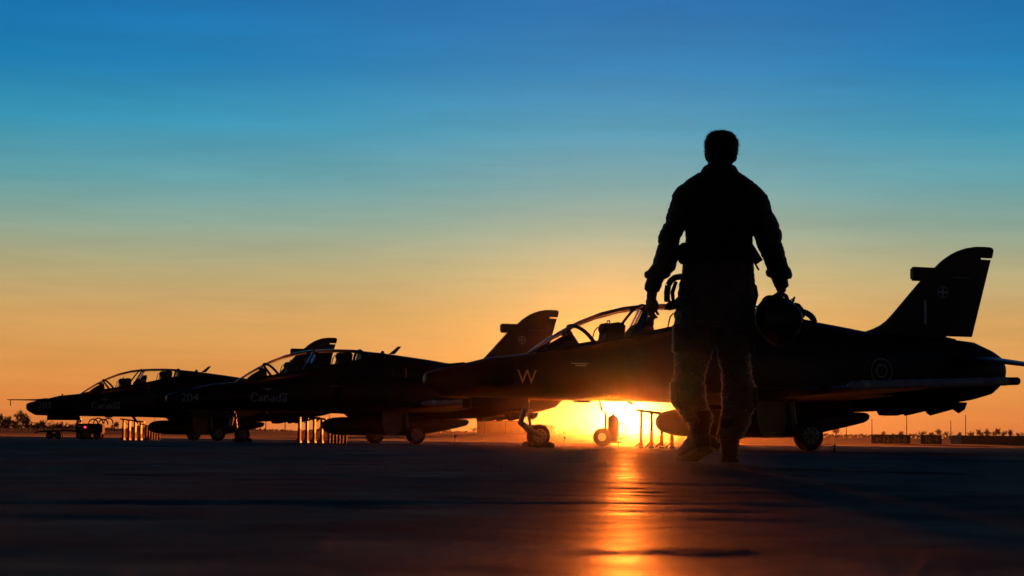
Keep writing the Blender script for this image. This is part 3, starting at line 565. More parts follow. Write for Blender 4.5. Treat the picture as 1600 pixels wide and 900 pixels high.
# neck and head seen from behind (face looks to +y)
stack(mb, [(1.74, -.050, .055), (1.70, -.062, .070), (1.66, -.064, .071), (1.62, -.067, .070), (1.56, -.085, .085), (1.50, -.09, .09)], [(-1.74, .06), (-1.66, .062), (-1.5, .07)], [(-1.74, -.005), (-1.5, -.01)])
HX = .010
stack(mb, [(1.812, HX - .03, HX + .03), (1.803, HX - .055, HX + .055), (1.785, HX - .074, HX + .074), (1.755, HX - .086, HX + .087), (1.72, HX - .086, HX + .085), (1.69, HX - .080, HX + .080), (1.66, HX - .070, HX + .071), (1.63, HX - .060, HX + .060), (1.605, HX - .042, HX + .042), (1.592, HX - .02, HX + .02)],
      [(-1.812, .035), (-1.80, .06), (-1.785, .08), (-1.755, .098), (-1.70, .10), (-1.66, .085), (-1.62, .06), (-1.592, .03)], [(-1.812, .0), (-1.72, .015), (-1.66, .03), (-1.592, .065)])
mb.tube([(HX, .105, 1.715), (HX, .128, 1.69), (HX, .118, 1.672)], [.010, .015, .012], 8)                      # nose
for sd in (1, -1):
    mb.tube([(HX + sd * .045, .100, 1.722), (HX + sd * .015, .108, 1.724)], .012, 6)                            # brow
    mb.tube([(HX + sd * .076, .010, 1.712), (HX + sd * .083, .002, 1.700), (HX + sd * .081, .004, 1.678), (HX + sd * .073, .012, 1.656)], [.010, .012, .011, .008], 8)   # ear
mb.tube([(HX - .025, .100, 1.640), (HX, .108, 1.641), (HX + .025, .100, 1.640)], .009, 6)                       # mouth
# left hand, hanging and half curled
def hand(mb, w, pal, fingers, thumb):
    mb.tube(w, [.030, .029, .030], 10)
    R = []
    for (c, ax, hw, ht) in pal:
        c = Vector(c); ax = Vector(ax).normalized(); up = Vector((0, 0, 1)); nn = ax.cross(up).normalized(); R.append((c, ax, nn, hw, ht))
    rr = []
    for c, ax, nn, hw, ht in R: rr.append([c + ax * hw * cos(2 * pi * k / 14) + nn * ht * sin(2 * pi * k / 14) for k in range(14)])
    mb.rings(rr)
    for P in fingers: mb.tube(P, [.0105, .010, .009, .0075][:len(P)], 8)
    mb.tube(thumb, [.014, .012, .0095][:len(thumb)], 8)
hand(mb, [(-.362, .025, .945), (-.364, .028, .92), (-.367, .03, .90)],
     [((-.366, .03, .905), (.6, -.8, 0), .030, .020), ((-.368, .032, .885), (.6, -.8, 0), .040, .019), ((-.369, .034, .86), (.6, -.8, 0), .043, .016), ((-.368, .036, .842), (.6, -.8, 0), .041, .013)],
     [[(-.392, .068, .846), (-.386, .074, .822), (-.372, .068, .803), (-.356, .056, .793)], [(-.377, .048, .842), (-.372, .054, .814), (-.360, .048, .793), (-.345, .036, .782)],
      [(-.361, .028, .842), (-.357, .034, .816), (-.347, .028, .797), (-.334, .018, .788)], [(-.347, .006, .845), (-.342, .010, .826), (-.336, .006, .812), (-.328, -.002, .804)]],
     [(-.345, .058, .885), (-.334, .072, .862), (-.331, .076, .838)])
# right hand, closed over the rim of the helmet
hand(mb, [(.345, .02, .965), (.343, .022, .945), (.338, .025, .925)],
     [((.336, .025, .928), (.85, .5, 0), .033, .020), ((.326, .025, .914), (.85, .5, 0), .042, .020), ((.318, .025, .903), (.85, .5, 0), .043, .018), ((.308, .026, .896), (.85, .5, 0), .036, .014)],
     [[(.298, -.030, .908), (.272, -.042, .908), (.252, -.050, .894), (.243, -.050, .872)], [(.292, -.008, .909), (.264, -.014, .909), (.244, -.018, .895), (.233, -.018, .870)],
      [(.292, .014, .909), (.266, .014, .908), (.246, .012, .893), (.236, .012, .868)], [(.298, .036, .907), (.276, .040, .906), (.260, .042, .893), (.252, .042, .874)]],
     [(.350, -.005, .925), (.368, -.030, .910), (.374, -.045, .890)])
remesh(mb, 'body', M['skin'], person, .0055, smooth_it=2)
for sd in (1, -1): MB().rings([[(HX + sd * .034 + .013 * q * cos(2 * pi * k / 10), .098 + dy, 1.706 + .010 * q * sin(2 * pi * k / 10)) for k in range(10)] for dy, q in ((0, 1), (.010, .8), (.014, .3))]).build('eye', M['grey'], person)
# short hair
mb = MB(); stack(mb, [(1.822, HX - .028, HX + .026), (1.814, HX - .055, HX + .052), (1.797, HX - .076, HX + .076), (1.762, HX - .091, HX + .093), (1.73, HX - .091, HX + .092), (1.70, HX - .089, HX + .089), (1.675, HX - .083, HX + .082), (1.655, HX - .074, HX + .073), (1.640, HX - .060, HX + .060)], [(-1.822, .035), (-1.80, .072), (-1.762, .098), (-1.70, .090), (-1.652, .05)], [(-1.822, -.005), (-1.72, -.004), (-1.652, -.03)])
for i in range(60):
    a = random.uniform(0, 2 * pi); r = random.uniform(0, .06); mb.tube([(HX + r * cos(a), r * sin(a), 1.80), (HX + r * cos(a) * 1.05, r * sin(a) * 1.05, 1.824 - r * .12)], [.006, .002], 5)
hair = remesh(mb, 'hair', M['hair'], person, .005, wrinkle=.0025, wscale=60, smooth_it=1)
# flight suit
mb = MB(); stack(mb, TORSO, T_RY); stack(mb, LARM, A_RY, A_YC); stack(mb, RARM, A_RY, A_YC); stack(mb, LLEG, G_RY, L_YC); stack(mb, RLEG, G_RY, R_YC)
suit = remesh(mb, 'flight_suit', M['fabric'], person, .009, wrinkle=.010, wscale=9, smooth_it=3, stretch=(1, 1, 1.7))
mb = MB(); R = []
for z, r_, d in ((1.568, .120, .098), (1.592, .102, .090), (1.616, .088, .082), (1.620, .080, .074), (1.59, .082, .076)): R.append([((r_ + .004) * cos(2 * pi * k / 24), d * sin(2 * pi * k / 24) - .012, z - .018 * sin(2 * pi * k / 24)) for k in range(24)])
mb.rings(R, False, False).build('collar', M['fabric'], suit)
for (x, z, sg) in ((-.374, 1.030, -1), (.372, 1.038, 1)):         # rolled cuffs
    MB().rings([[(x * .895 + sg * .0 + rr * cos(2 * pi * k / 18) * 1.18, .022 + rr * .95 * sin(2 * pi * k / 18), z + dz - .25 * sg * rr * cos(2 * pi * k / 18) * .4) for k in range(18)] for dz, rr in ((.022, .050), (.016, .060), (0, .063), (-.016, .059), (-.022, .050))]).build('rolled_cuff', M['fabric'], suit)
# survival vest, harness, pouches
mb = MB(); stack(mb, [(1.50, -.17, .17), (1.46, -.205, .203), (1.40, -.206, .202), (1.30, -.193, .192), (1.25, -.181, .182), (1.2, -.182, .182), (1.12, -.188, .186), (1.09, -.190, .188)], [(a, b + .016) for a, b in T_RY])
vest = remesh(mb, 'survival_vest', M['vest'], person, .010, wrinkle=.005, wscale=12, smooth_it=3)
for sd in (1, -1): bevel(MB().prism([(sd * .10, 1.53), (sd * .145, 1.53), (sd * .075, 1.12), (sd * .03, 1.12)], lambda a, b, t: (a, -.155 + t + .05 * max(0, b - 1.42), b), -.010, .010).build('harness_strap', M['vest'], vest, smooth=False), .004)
bevel(MB().box((-.19, -.158, 1.10), (.185, -.136, 1.145)).build('waist_belt', M['vest'], vest, smooth=False), .006)
def pouch(pts, y0, y1, name):
    mb = MB().prism(pts, lambda a, b, t: (a, t, b), y0, y1); return remesh(mb, name, M['vest'], vest, .006, wrinkle=.003, wscale=22, smooth_it=5)
pouch([(-.160, 1.195), (-.205, 1.197), (-.222, 1.178), (-.231, 1.150), (-.226, 1.118), (-.205, 1.088), (-.16, 1.088)], -.06, .06, 'belt_pouch')
MB().prism([(.164, 1.144), (.186, 1.204), (.243, 1.113), (.205, 1.086)], lambda a, b, t: (a, t, b), .01, .05).build('knife_sheath', M['vest'], vest, smooth=False)
MB().tube([(.205, .03, 1.09), (.216, .03, 1.07), (.224, .03, 1.058)], [.005, .006, .004], 6).build('lanyard_end', M['vest'], vest)
MB().prism([(.17, .99), (.205, .97), (.215, .915), (.200, .86), (.222, .853), (.17, .845)], lambda a, b, t: (a, t, b), -.03, .03).build('thigh_pocket_flap', M['fabric'], suit)
# breathing hose on the left hip
P = [(-.170, .03, 1.012), (-.205, .03, 1.018), (-.238, .03, 1.012), (-.262, .03, .994), (-.276, .03, .966), (-.281, .03, .93), (-.281, .03, .895), (-.279, .03, .875)]
Q = []; r_ = []
for i in range(len(P) - 1):
    for k in range(6):
        t = k / 6; Q.append(Vector(P[i]).lerp(Vector(P[i + 1]), t)); r_.append(.0185 if k % 2 else .0160)
hs = MB().tube(Q, r_, 12).build('breathing_hose', M['vest'], person)
MB().prism([(-.296, .836), (-.288, .862), (-.268, .886), (-.248, .872), (-.228, .902), (-.21, .90), (-.21, .85), (-.262, .832)], lambda a, b, t: (a, t, b), .0, .055).build('hose_connector', M['vest'], hs)
MB().tube([(-.232, .03, .99), (-.252, .03, .93), (-.246, .03, .87)], [.010, .012, .010], 8).build('hose_strap', M['vest'], hs)
# nap of the cloth: short fibres that catch the low light
fm = bpy.data.materials.new('cloth_nap'); fm.use_nodes = True; t = fm.node_tree; t.nodes.clear(); o_ = t.nodes.new('ShaderNodeOutputMaterial'); tr_ = t.nodes.new('ShaderNodeBsdfTranslucent'); tr_.inputs[0].default_value = (.55, .50, .40, 1)
df_ = t.nodes.new('ShaderNodeBsdfDiffuse'); df_.inputs[0].default_value = (.02, .02, .016, 1); mx = t.nodes.new('ShaderNodeMixShader'); mx.inputs[0].default_value = .7
t.links.new(df_.outputs[0], mx.inputs[1]); t.links.new(tr_.outputs[0], mx.inputs[2]); t.links.new(mx.outputs[0], o_.inputs[0])
def nap(src, z1, n, name, par, m, ln=.009, w=.0009, seed=5):
    rn = random.Random(seed); P = [p for p in src.data.polygons if p.center.z < z1[1] and p.center.z > z1[0]]; mb = MB()
    for i in range(n):
        p = rn.choice(P); nn = p.normal; c = p.center - nn * .001 + Vector((rn.uniform(-.004, .004), rn.uniform(-.004, .004), rn.uniform(-.004, .004))); d = (nn + Vector((rn.gauss(0, .5), rn.gauss(0, .5), rn.gauss(0, .5)))).normalized() * ln * rn.uniform(.4, 1.2)
        q = d.cross(Vector((rn.gauss(0, 1), rn.gauss(0, 1), rn.gauss(0, 1)))).normalized() * w
        mb.add([c - q, c + q, c + d + q * .4, c + d - q * .4], [(0, 1, 2, 3)])
    o = mb.build(name, m, par, smooth=False); o['kind'] = 'stuff'; return o
nap(suit, (.10, .62), 9000, 'cloth_fibres', suit, fm, .007)
nap(hair, (1.69, 1.9), 2500, 'hair_strands', hair, M['hair'], .010, .0008, 9)
# pockets, straps and lacing on the trouser legs
def soft_box(x0, x1, y0, y1, z0, z1, name, m='fabric', par=None):
    mb = MB(); n = 4
    mb.box((x0, y0, z0), (x1, y1, z1)); return remesh(mb, name, M[m], par or suit, .006, wrinkle=.003, wscale=24, smooth_it=4)
soft_box(-.262, -.235, -.05, .07, .335, .435, 'calf_pocket'); soft_box(.188, .208, -.05, .06, .300, .410, 'calf_pocket')
soft_box(-.250, -.225, -.06, .06, .60, .75, 'thigh_pocket'); soft_box(.170, .192, -.05, .06, .60, .74, 'thigh_pocket')
for (cx, w, z, d) in ((-.118, .062, .235, .078), (.092, .086, .240, .083)):
    MB().rings([[(cx + (w + e) * cos(2 * pi * k / 24), .015 + (d + e) * sin(2 * pi * k / 24), z + dz) for k in range(24)] for dz, e in ((-.014, -.004), (-.010, .004), (.010, .004), (.014, -.004))], False, False).build('leg_strap', M['vest'], suit)
for sd, cx in ((-1, -.245), (1, .185)):
    for i in range(5): MB().tube([(cx, -.03, .36 + .05 * i), (cx + sd * .006, .01, .375 + .05 * i), (cx, .05, .36 + .05 * i)], .004, 5).build('lacing', M['vest'], suit)
for z, w in ((1.30, .15), (1.22, .14)): bevel(MB().box((-w, -.166, z), (w, -.150, z + .028)).build('webbing_strap', M['vest'], vest, smooth=False), .004)
for sd in (-1, 1): soft_box(sd * .11 - .045, sd * .11 + .045, -.20, -.13, 1.13, 1.22, 'back_pouch', 'vest', vest)
# boots
def boot(hx, hy, yaw, lift):
    d = Vector((sin(yaw), cos(yaw), 0)); sdv = Vector((cos(yaw), -sin(yaw), 0)); mb = MB(); R = []
    for s, w, h in ((-.040, .026, .06), (-.030, .040, .085), (0, .048, .115), (.06, .047, .125), (.12, .049, .112), (.17, .050, .085), (.215, .048, .066), (.245, .036, .055), (.258, .018, .038)):
        b = lift * max(0, 1 - s / .17); c = Vector((hx, hy, b)) + d * s
        R.append([c + sdv * w * math.copysign(abs(cos(2 * pi * k / 16)) ** .7, cos(2 * pi * k / 16)) + Vector((0, 0, h / 2 + .018 + h / 2 * math.copysign(abs(sin(2 * pi * k / 16)) ** .7, sin(2 * pi * k / 16)))) for k in range(16)])
    mb.rings(R)
    c = Vector((hx, hy, lift)) + d * .015
    mb.rings([[c + sdv * w * cos(2 * pi * k / 16) + d * (w * 1.15 * sin(2 * pi * k / 16) + off) + Vector((0, 0, z)) for k in range(16)] for z, w, off in ((.07, .048, .01), (.13, .052, .012), (.20, .054, .0), (.235, .052, -.004))])
    o = remesh(mb, 'boot', M['leather'], person, .006, wrinkle=.0025, wscale=26, smooth_it=2)
    mb = MB(); n = 9; pl = [(-.046, .034), (-.040, .046), (0, .053), (.06, .051), (.12, .053), (.17, .055), (.215, .053), (.25, .038), (.263, .016)]
    out = [(s, w) for s, w in pl] + [(s, -w) for s, w in reversed(pl)]
    def mp(a, b, t): q = Vector((hx, hy, lift * max(0, 1 - a / .17) + t)) + d * a + sdv * b; return tuple(q)
    mb.prism(out, mp, .004, .026).build('sole', M['rubber'], o, smooth=False)
boot(-.090, -.02, radians(-20), .045); boot(.060, -.045, radians(4), .0)

# helmet carried in the right hand
HP = (P0[0] + .325, P0[1] + .01, .62)
hel = tag(empty('flight_helmet', HP), 'dark flight helmet with corrugated mask hose, held in a hand', 'helmet')
mb = MB(); R = []
for z, xl, xr, d in ((.285, -.035, .035, .05), (.279, -.066, .058, .08), (.265, -.092, .084, .105), (.240, -.113, .105, .125), (.205, -.124, .121, .135), (.165, -.126, .128, .135), (.125, -.116, .124, .13), (.09, -.094, .112, .12), (.06, -.066, .088, .10), (.035, -.036, .058, .075), (.024, -.012, .030, .04)):
    R.append([((xl + xr) / 2 + (xr - xl) / 2 * cos(2 * pi * k / 24), d * sin(2 * pi * k / 24), z) for k in range(24)])
sh = MB().rings(R).build('shell', M['helmet'], hel)
mb = MB(); mb.rings([[(q * .131 * cos(2 * pi * k / 20) * .9 + .012, -.02 + yy, .165 + q * .10 * sin(2 * pi * k / 20)) for k in range(20)] for yy, q in ((-.10, .95), (-.125, .86), (-.140, .6), (-.146, .2))], False, True); mb.build('visor_cover', M['helmet'], sh)
MB().tube([(-.085, -.08, .22), (0.01, -.128, .245), (.09, -.07, .23)], .008, 6).build('visor_track', M['dark'], sh)
MB().tube([(.080, 0, .262), (.093, 0, .292)], [.007, .006], 6).build('microphone_plug', M['dark'], sh)
MB().tube([(.066, .0, .272), (.080, 0, .280), (.092, 0, .268)], .004, 6).build('chin_strap_loop', M['dark'], sh)
ms = MB().rings([[(x, r * cos(2 * pi * k / 14), zc + r * .85 * sin(2 * pi * k / 14)) for k in range(14)] for x, r, zc in ((.095, .055, .215), (.118, .050, .213), (.135, .036, .205), (.146, .026, .200))]).build('oxygen_mask', M['vest'], hel)
P = [(.130, 0, .212), (.152, 0, .206), (.172, 0, .196), (.188, 0, .182), (.198, 0, .164), (.201, 0, .150)]; Q = []; r_ = []
for i in range(len(P) - 1):
    for k in range(6): Q.append(Vector(P[i]).lerp(Vector(P[i + 1]), k / 6)); r_.append(.0185 if k % 3 else .0145)
MB().tube(Q, r_, 12).build('mask_hose', M['vest'], ms)
MB().tube([(.196, 0, .158), (.213, 0, .164)], .004, 6).build('hose_clip', M['dark'], ms)
MB().rings([[(x, r * cos(2 * pi * k / 12), zc + r * sin(2 * pi * k / 12)) for k in range(12)] for x, r, zc in ((.10, .04, .150), (.150, .022, .146), (.205, .018, .142))]).build('hose_stowage', M['vest'], ms)
# hand meets helmet shell: the helmet hangs from the curled fingers

# ------------------------------------------------------------------ ground equipment
def chock_pair(k, u, v, lab, grp):
    a = radians(JETS[k][1])
    for sd in (-1, 1):
        x, y, z = jet_point(k, u + sd * .20, v); c = empty('wheel_chock', (x, y, 0), pi + a)
        # rounded timber block across the wheel, its end caps towards the sides
        b = MB().prism([(-.055, .004), (.055, .004), (.050, .07), (.020, .115), (-.020, .115), (-.050, .07)], lambda p, q, t: (p, t, q), -.17, .17).build('block', M['rubber'], c, smooth=False); bevel(b, .018)
        MB().tube([(0, .17, .06), (0, .20, .06)], .015, 8).build('rope_eye', M['steel'], c)
        tag(c, lab, 'wheel chock', grp)
chock_pair(0, 2.19, 0, 'black rubber chock against the nosewheel of the jet with letter W', 'chocks of the jet with letter W')
chock_pair(1, 2.19, 0, 'black rubber chock against the nosewheel of the middle jet in the row', 'chocks of the middle jet')
chock_pair(2, 2.19, 0, 'black rubber chock against the nosewheel of the jet with the pitot boom against the sky', 'chocks of the jet with the boom')
def trestle(loc, rz, lab, slats):
    t = empty('equipment_trestle', loc, rz); top = lambda x: .78 - .115 * x
    MB().prism([(-.10, top(-.10) - .02), (-.10, top(-.1) + .03), (.80, top(.8) + .03), (.80, top(.8) - .03)], lambda a, b, q: (a, q, b), -.22, .22).build('top_beam', M['stand'], t)
    for i in range(4):
        x = .02 + .215 * i; h = top(x) - .02
        p = MB().box((x - .030, -.21, .03), (x + .030, .21, h)).build('post', M['stand'], t, smooth=False)
        p2 = MB().prism([(-.30, .03), (-.25, .06), (.25, .06), (.30, .03), (.30, .004), (-.30, .004)], lambda a, b, q: (q, a, b), x - .05, x + .05).build('foot_plate', M['stand'], t)
        MB().tube([(x - .13, -.18, .02), (x + .02, -.18, .17)], .014, 6).build('foot_brace', M['stand'], t)
        MB().box((x - .034, -.215, .07), (x + .034, .215, .42 - .06 * i)).build('orange_sleeve', M['orange'], p)  # plain orange cover over the lower post, shorter along the row
    MB().tube([(.06, -.18, top(.06) - .05), (.20, -.18, .58)], .014, 6).build('diagonal_strut', M['stand'], t)
    if slats:
        rl = MB().box((.86, -.20, .53), (1.42, .20, .57)).build('slatted_rail', M['stand'], t)
        MB().prism([(.70, .64), (.90, .555), (.90, .53), (.70, .60)], lambda a, b, q: (a, q, b), -.2, .2).build('link_plate', M['stand'], t)
        for i in range(6):
            x = .89 + .098 * i; MB().box((x - .034, -.19, .004), (x + .034, -.15, .53)).build('slat', M['stand'], rl, smooth=False)
    return tag(t, lab, 'trestle', 'trestles beside the jets')
trestle((2.72, 43.0, 0), radians(-3.6), 'low trestle with four posts and sloping top under the jet with letter W', False)
trestle((-6.18, 60.0, 0), radians(1.2), 'low slatted trestle beside the pod of the middle jet in the row', True)
trestle((-14.80, 78.5, 0), radians(3.4), 'low slatted trestle beside the orange marker post', True)
# short orange cone stub on a base by the far trestle
mk = empty('marker_post', (-13.75, 78.0, 0)); MB().box((-.06, -.06, .0), (.06, .06, .035)).build('base', M['rubber'], mk)
MB().tube([(0, 0, .03), (0, 0, .36)], [.055, .035], 12).build('sleeve', M['orange'], mk); tag(mk, 'short orange marker post beside the trestle of jet 203', 'marker post')
# wheeled fire extinguisher beyond the W jet
ex = empty('wheeled_extinguisher', (2.95, 64.0, 0), radians(-8))
for sd in (-1, 1):
    w = MB().disc((-.06, sd * .26, .285), (0, 1, 0), .285, .08, 28, .3).build('wheel', M['rubber'], ex); MB().disc((-.06, sd * .265, .285), (0, 1, 0), .13, .085, 20, .2).build('rim', M['alloy'], w)
bt = MB().rings([[(.26 + r * cos(2 * pi * k / 20), r * sin(2 * pi * k / 20), z) for k in range(20)] for z, r in ((.14, .06), (.16, .15), (.22, .18), (.86, .18), (.93, .15), (.97, .07), (1.0, .05))]).build('cylinder', M['stand'], ex)
MB().tube([(.26, 0, .98), (.26, 0, 1.09)], .035, 10).build('valve', M['steel'], bt)
MB().tube([(.02, -.2, .12), (.02, -.2, 1.06), (-.10, -.2, 1.10), (-.18, -.2, 1.42)], .020, 8).tube([(.02, .2, .12), (.02, .2, 1.06), (-.10, .2, 1.10), (-.18, .2, 1.42)], .020, 8).tube([(-.18, -.2, 1.42), (-.18, .2, 1.42)], .024, 8).tube([(.02, -.2, 1.06), (.40, -.2, 1.04)], .016, 8).tube([(.0, -.2, .12), (.5, -.2, .12)], .02, 8).tube([(.0, .2, .12), (.5, .2, .12)], .02, 8).build('handle_frame', M['stand'], ex)
MB().tube([(.42, 0, .12), (.42, 0, .0)], .022, 8).build('prop_leg', M['steel'], ex)
for q in range(3): MB().tube([(.46 + .05 * q + (.10 + .03 * q) * cos(a) * .9, .02 * q - .02, .52 + (.30 - .03 * q) * sin(a)) for a in [2 * pi * k / 22 for k in range(23)]], .018, 8).build('hose_coil', M['rubber'], ex)
tag(ex, 'wheeled fire extinguisher with tall handle and coiled hose by the low sun', 'extinguisher')
# tow bar and ground power cart at the far jet
tx, ty, _ = jet_point(2, 2.3, -.9)
tb = empty('tow_bar', (tx - 1.55, ty + .3, 0), radians(4))
MB().tube([(-.15, 0, .28), (.9, 0, .33), (1.35, .12, .30)], .035, 8).tube([(.9, 0, .33), (1.35, -.12, .30)], .03, 8).build('bar', M['stand'], tb)
MB().tube([(-.15, 0, .28), (-.28, .03, .26), (-.32, 0, .22)], .03, 8).build('hitch_ring', M['steel'], tb)
for x in (.25, .55):
    for sd in (.2, -.2): w = MB().disc((x, sd, .14), (0, 1, 0), .14, .07, 20, .3).build('wheel', M['rubber'], tb); MB().disc((x, sd, .14), (0, 1, 0), .06, .08, 12, .2).build('rim', M['alloy'], w)
    MB().tube([(x, -.2, .14), (x, .2, .14)], .02, 6).build('axle', M['steel'], tb)
tag(tb, 'low tow bar on small wheels lying beside the nosewheel of jet 203', 'tow bar')
pc = empty('power_cart', (tx + .15, ty + .5, 0), radians(3))
bd = bevel(MB().box((-.50, -.35, .22), (.50, .35, .60)).build('housing', M['black'], pc, smooth=False), .04)
for x in (-.32, .32):
    for sd in (-.36, .36): w = MB().disc((x, sd, .15), (0, 1, 0), .15, .09, 20, .3).build('wheel', M['rubber'], pc); MB().disc((x, sd, .15), (0, 1, 0), .07, .10, 12, .2).build('rim', M['alloy'], w)
for q in range(4): MB().tube([(.12 + .18 * q + .17 * cos(a), -.1 + .06 * q, .60 + .17 * sin(a) + .04 * (q % 2)) for a in [-.2 + (pi + .4) * k / 12 for k in range(13)]], .024, 8).build('cable_loop', M['rubber'], pc)
MB().disc((-.14, -.36, .46), (0, 1, 0), .045, .03, 14, .2).build('warning_lamp', mat('lit_red_lamp', (.6, .02, .03), .4, emit=((1, .03, .08), 2.5)), pc)
MB().disc((-.36, -.36, .50), (0, 1, 0), .04, .03, 14, .2).build('panel_gauge', M['grey'], pc)
tag(pc, 'dark ground power cart with looped cable and a lit red lamp', 'power cart')
# chain and lock pin by the W jet's main wheel
x, y, _ = jet_point(0, 7.25, 1.8); pn = empty('ground_pin', (x, y, 0)); MB().rings([[(r * cos(2 * pi * k / 10), r * sin(2 * pi * k / 10), z) for k in range(10)] for z, r in ((0, .035), (.02, .035), (.04, .016), (.10, .022), (.13, .012))]).build('stake', M['steel'], pn)
MB().tube([(0, 0, .08), (-.10, 0, .13), (-.25, 0, .10), (-.42, -.02, .03)], .006, 6).build('tether', M['rubber'], pn); tag(pn, 'small tethered ground pin beside the main wheel of the jet with letter W', 'ground pin')

# ------------------------------------------------------------------ airfield signs, far wall, poles, trees
def sign(x, y, w, h, text, lab):
    z = ground_z(y); s = empty('taxiway_sign', (x, y, z), 0)
    p = bevel(MB().box((0, 0, .05), (w, .25, h + .05)).build('panel', M['sign'], s, smooth=False), .03)
    vs, fs, tw, thh = text_mesh(text, 1.0); k = min(.62 * h / thh, .86 * w / tw)
    MB().add([(w / 2 - tw * k / 2 + a * k, -.012, .05 + h / 2 - thh * k / 2 + b * k) for a, b in vs], fs).build('sign_lettering', mat('sign_letter_grey', (.20, .19, .16), .6), s, smooth=False)
    for q in (.15, .85): MB().box((w * q - .05, .08, -.12), (w * q + .05, .17, .06)).build('leg', M['steel'], s)
    tag(s, lab, 'sign', 'signs in the airfield grass')
f_ = 3200.
def X(px, y): return (px - 797.2) / f_ * y
sign(X(1360, 228), 228, X(1421, 228) - X(1360, 228), 1.0, '\u219012-26-8', 'long dark taxiway sign with grey lettering 12-26-8')
sign(X(1437, 228), 228, X(1470, 228) - X(1437, 228), 1.0, '30\u2192', 'short dark taxiway sign with grey lettering 30 and an arrow')
wl = empty('low_building', (X(1500, 250), 250, ground_z(250) - .1))
MB().box((0, 0, 0), (16, 6, 1.05)).build('wall', M['brick'], wl); MB().box((-.15, -.15, 1.05), (16.15, 6.15, 1.15)).build('roof', M['sign'], wl)
tag(wl, 'long low dark building in the grass right of the taxiway signs', 'building')
wl['label'] = 'long low dark flat-roofed building standing alone in the grass'
bl = [(745, 460, 10, 3.0, 'small pale hut far off under the tail of jet 204'), (762, 490, 16, 2.2, 'wide low shed far across the field under the tail of jet 204')]
for px, y, w, h, lab in bl:
    b = empty('far_shed', (X(px, y), y, ground_z(y) - .2)); MB().box((0, 0, 0), (w, 6, h)).build('wall', M['brick'], b)
    MB().prism([(-.3, h), (w + .3, h), (w + .3, h + .2), (-.3, h + .2)], lambda a, c, t: (a, t, c), -.3, 6.3).build('roof', M['sign'], b); tag(b, lab, 'shed')
def pole(px, y, h, arm=False, lab=None):
    z = ground_z(y); p = empty('far_pole', (X(px, y), y, z)); MB().tube([(0, 0, -.1), (0, 0, h)], [.11, .07], 8).build('shaft', M['wood'], p)
    if arm: MB().box((-.8, -.06, h - .35), (.8, .06, h - .2)).build('crossarm', M['wood'], p)
    tag(p, lab or 'thin wooden pole standing at the far edge of the field', 'pole', 'poles along the far edge of the field')
for px, y, h in ((654, 430, 4.0), (668, 440, 3.6), (757, 450, 4.2), (790, 450, 3.6), (862, 470, 4.5), (900, 450, 3.5), (1321, 440, 4.6), (1361, 440, 4.2), (1415, 450, 5.0), (1484, 460, 4.2), (1507, 450, 5.4), (1599, 440, 5.0), (416, 440, 4.0), (446, 440, 4.0)): pole(px, y, h)
def marker(px, y, k):
    m = empty('edge_light', (X(px, y), y, ground_z(y))); MB().tube([(0, 0, 0), (0, 0, .28)], .03, 8).build('stem', M['steel'], m); MB().rings([[(r * cos(2 * pi * q / 10), r * sin(2 * pi * q / 10), z) for q in range(10)] for z, r in ((.28, .08), (.36, .09), (.44, .05), (.46, .02))]).build('lens', M['dark'], m)
    tag(m, 'small taxiway edge light at the border of the concrete', 'edge light', 'taxiway edge lights')
for k, px in enumerate((711, 882)): marker(px, 156, k)
# trees: crowns of many leaf clumps round branching limbs
def tree_meshes(seed, h, w, n_leaf, base=.15):
    rnd = random.Random(seed); mb = MB(); tips = []
    trunk_h = h * rnd.uniform(.30, .45)
    mb.tube([(0, 0, -.3), (rnd.uniform(-.1, .1), 0, trunk_h * .5), (rnd.uniform(-.15, .15), 0, trunk_h)], [.055 * h * .5, .045 * h * .5, .03 * h * .5], 7)
    for b in range(9):
        a = rnd.uniform(0, 2 * pi); e = rnd.uniform(.25, 1.35); l = h * rnd.uniform(.28, .58); st = Vector((0, 0, trunk_h * rnd.uniform(.55, 1)))
        tip = st + Vector((cos(a) * cos(e) * l * w, sin(a) * cos(e) * l * w, sin(e) * l)); mid = st.lerp(tip, .5) + Vector((rnd.uniform(-.1, .1), rnd.uniform(-.1, .1), .06 * h)); mb.tube([st, mid, tip], [.018 * h, .011 * h, .004 * h], 5); tips += [mid, tip, st.lerp(tip, .8)]
    tr = mb.mesh('trunk', M['bark']); mb = MB()
    cl = [(t + Vector((rnd.gauss(0, .05) * h, rnd.gauss(0, .05) * h, rnd.gauss(0, .04) * h)), rnd.uniform(.07, .15) * h) for t in tips for _ in range(2)]
    cl += [(Vector((rnd.gauss(0, .22) * h * w, rnd.gauss(0, .22) * h * w, rnd.uniform(base, .45) * h)), rnd.uniform(.06, .12) * h) for _ in range(8)]
    for i in range(n_leaf):
        c, r = rnd.choice(cl); d = Vector((rnd.gauss(0, 1), rnd.gauss(0, 1), rnd.gauss(0, 1))).normalized() * r * rnd.random() ** .45; p = c + d; p.z = max(.05 * h, p.z)
        s = h * rnd.uniform(.018, .038); a = Vector((rnd.gauss(0, 1), rnd.gauss(0, 1), rnd.gauss(0, 1))).normalized(); b = a.orthogonal().normalized()
        mb.add([p - a * s, p + b * s * .55, p + a * s, p - b * s * .55], [(0, 1, 2, 3)])
    return tr, mb.mesh('crown', M['leaf'], False)
TM = [tree_meshes(s, 1.0, w, n, b) for s, w, n, b in ((1, .75, 1500, .2), (2, 1.0, 1500, .15), (3, 1.3, 1400, .08), (4, .6, 1300, .25), (5, 1.6, 1400, .05))]
KW = ['rounded', 'broad', 'bushy low', 'narrow', 'spreading low']
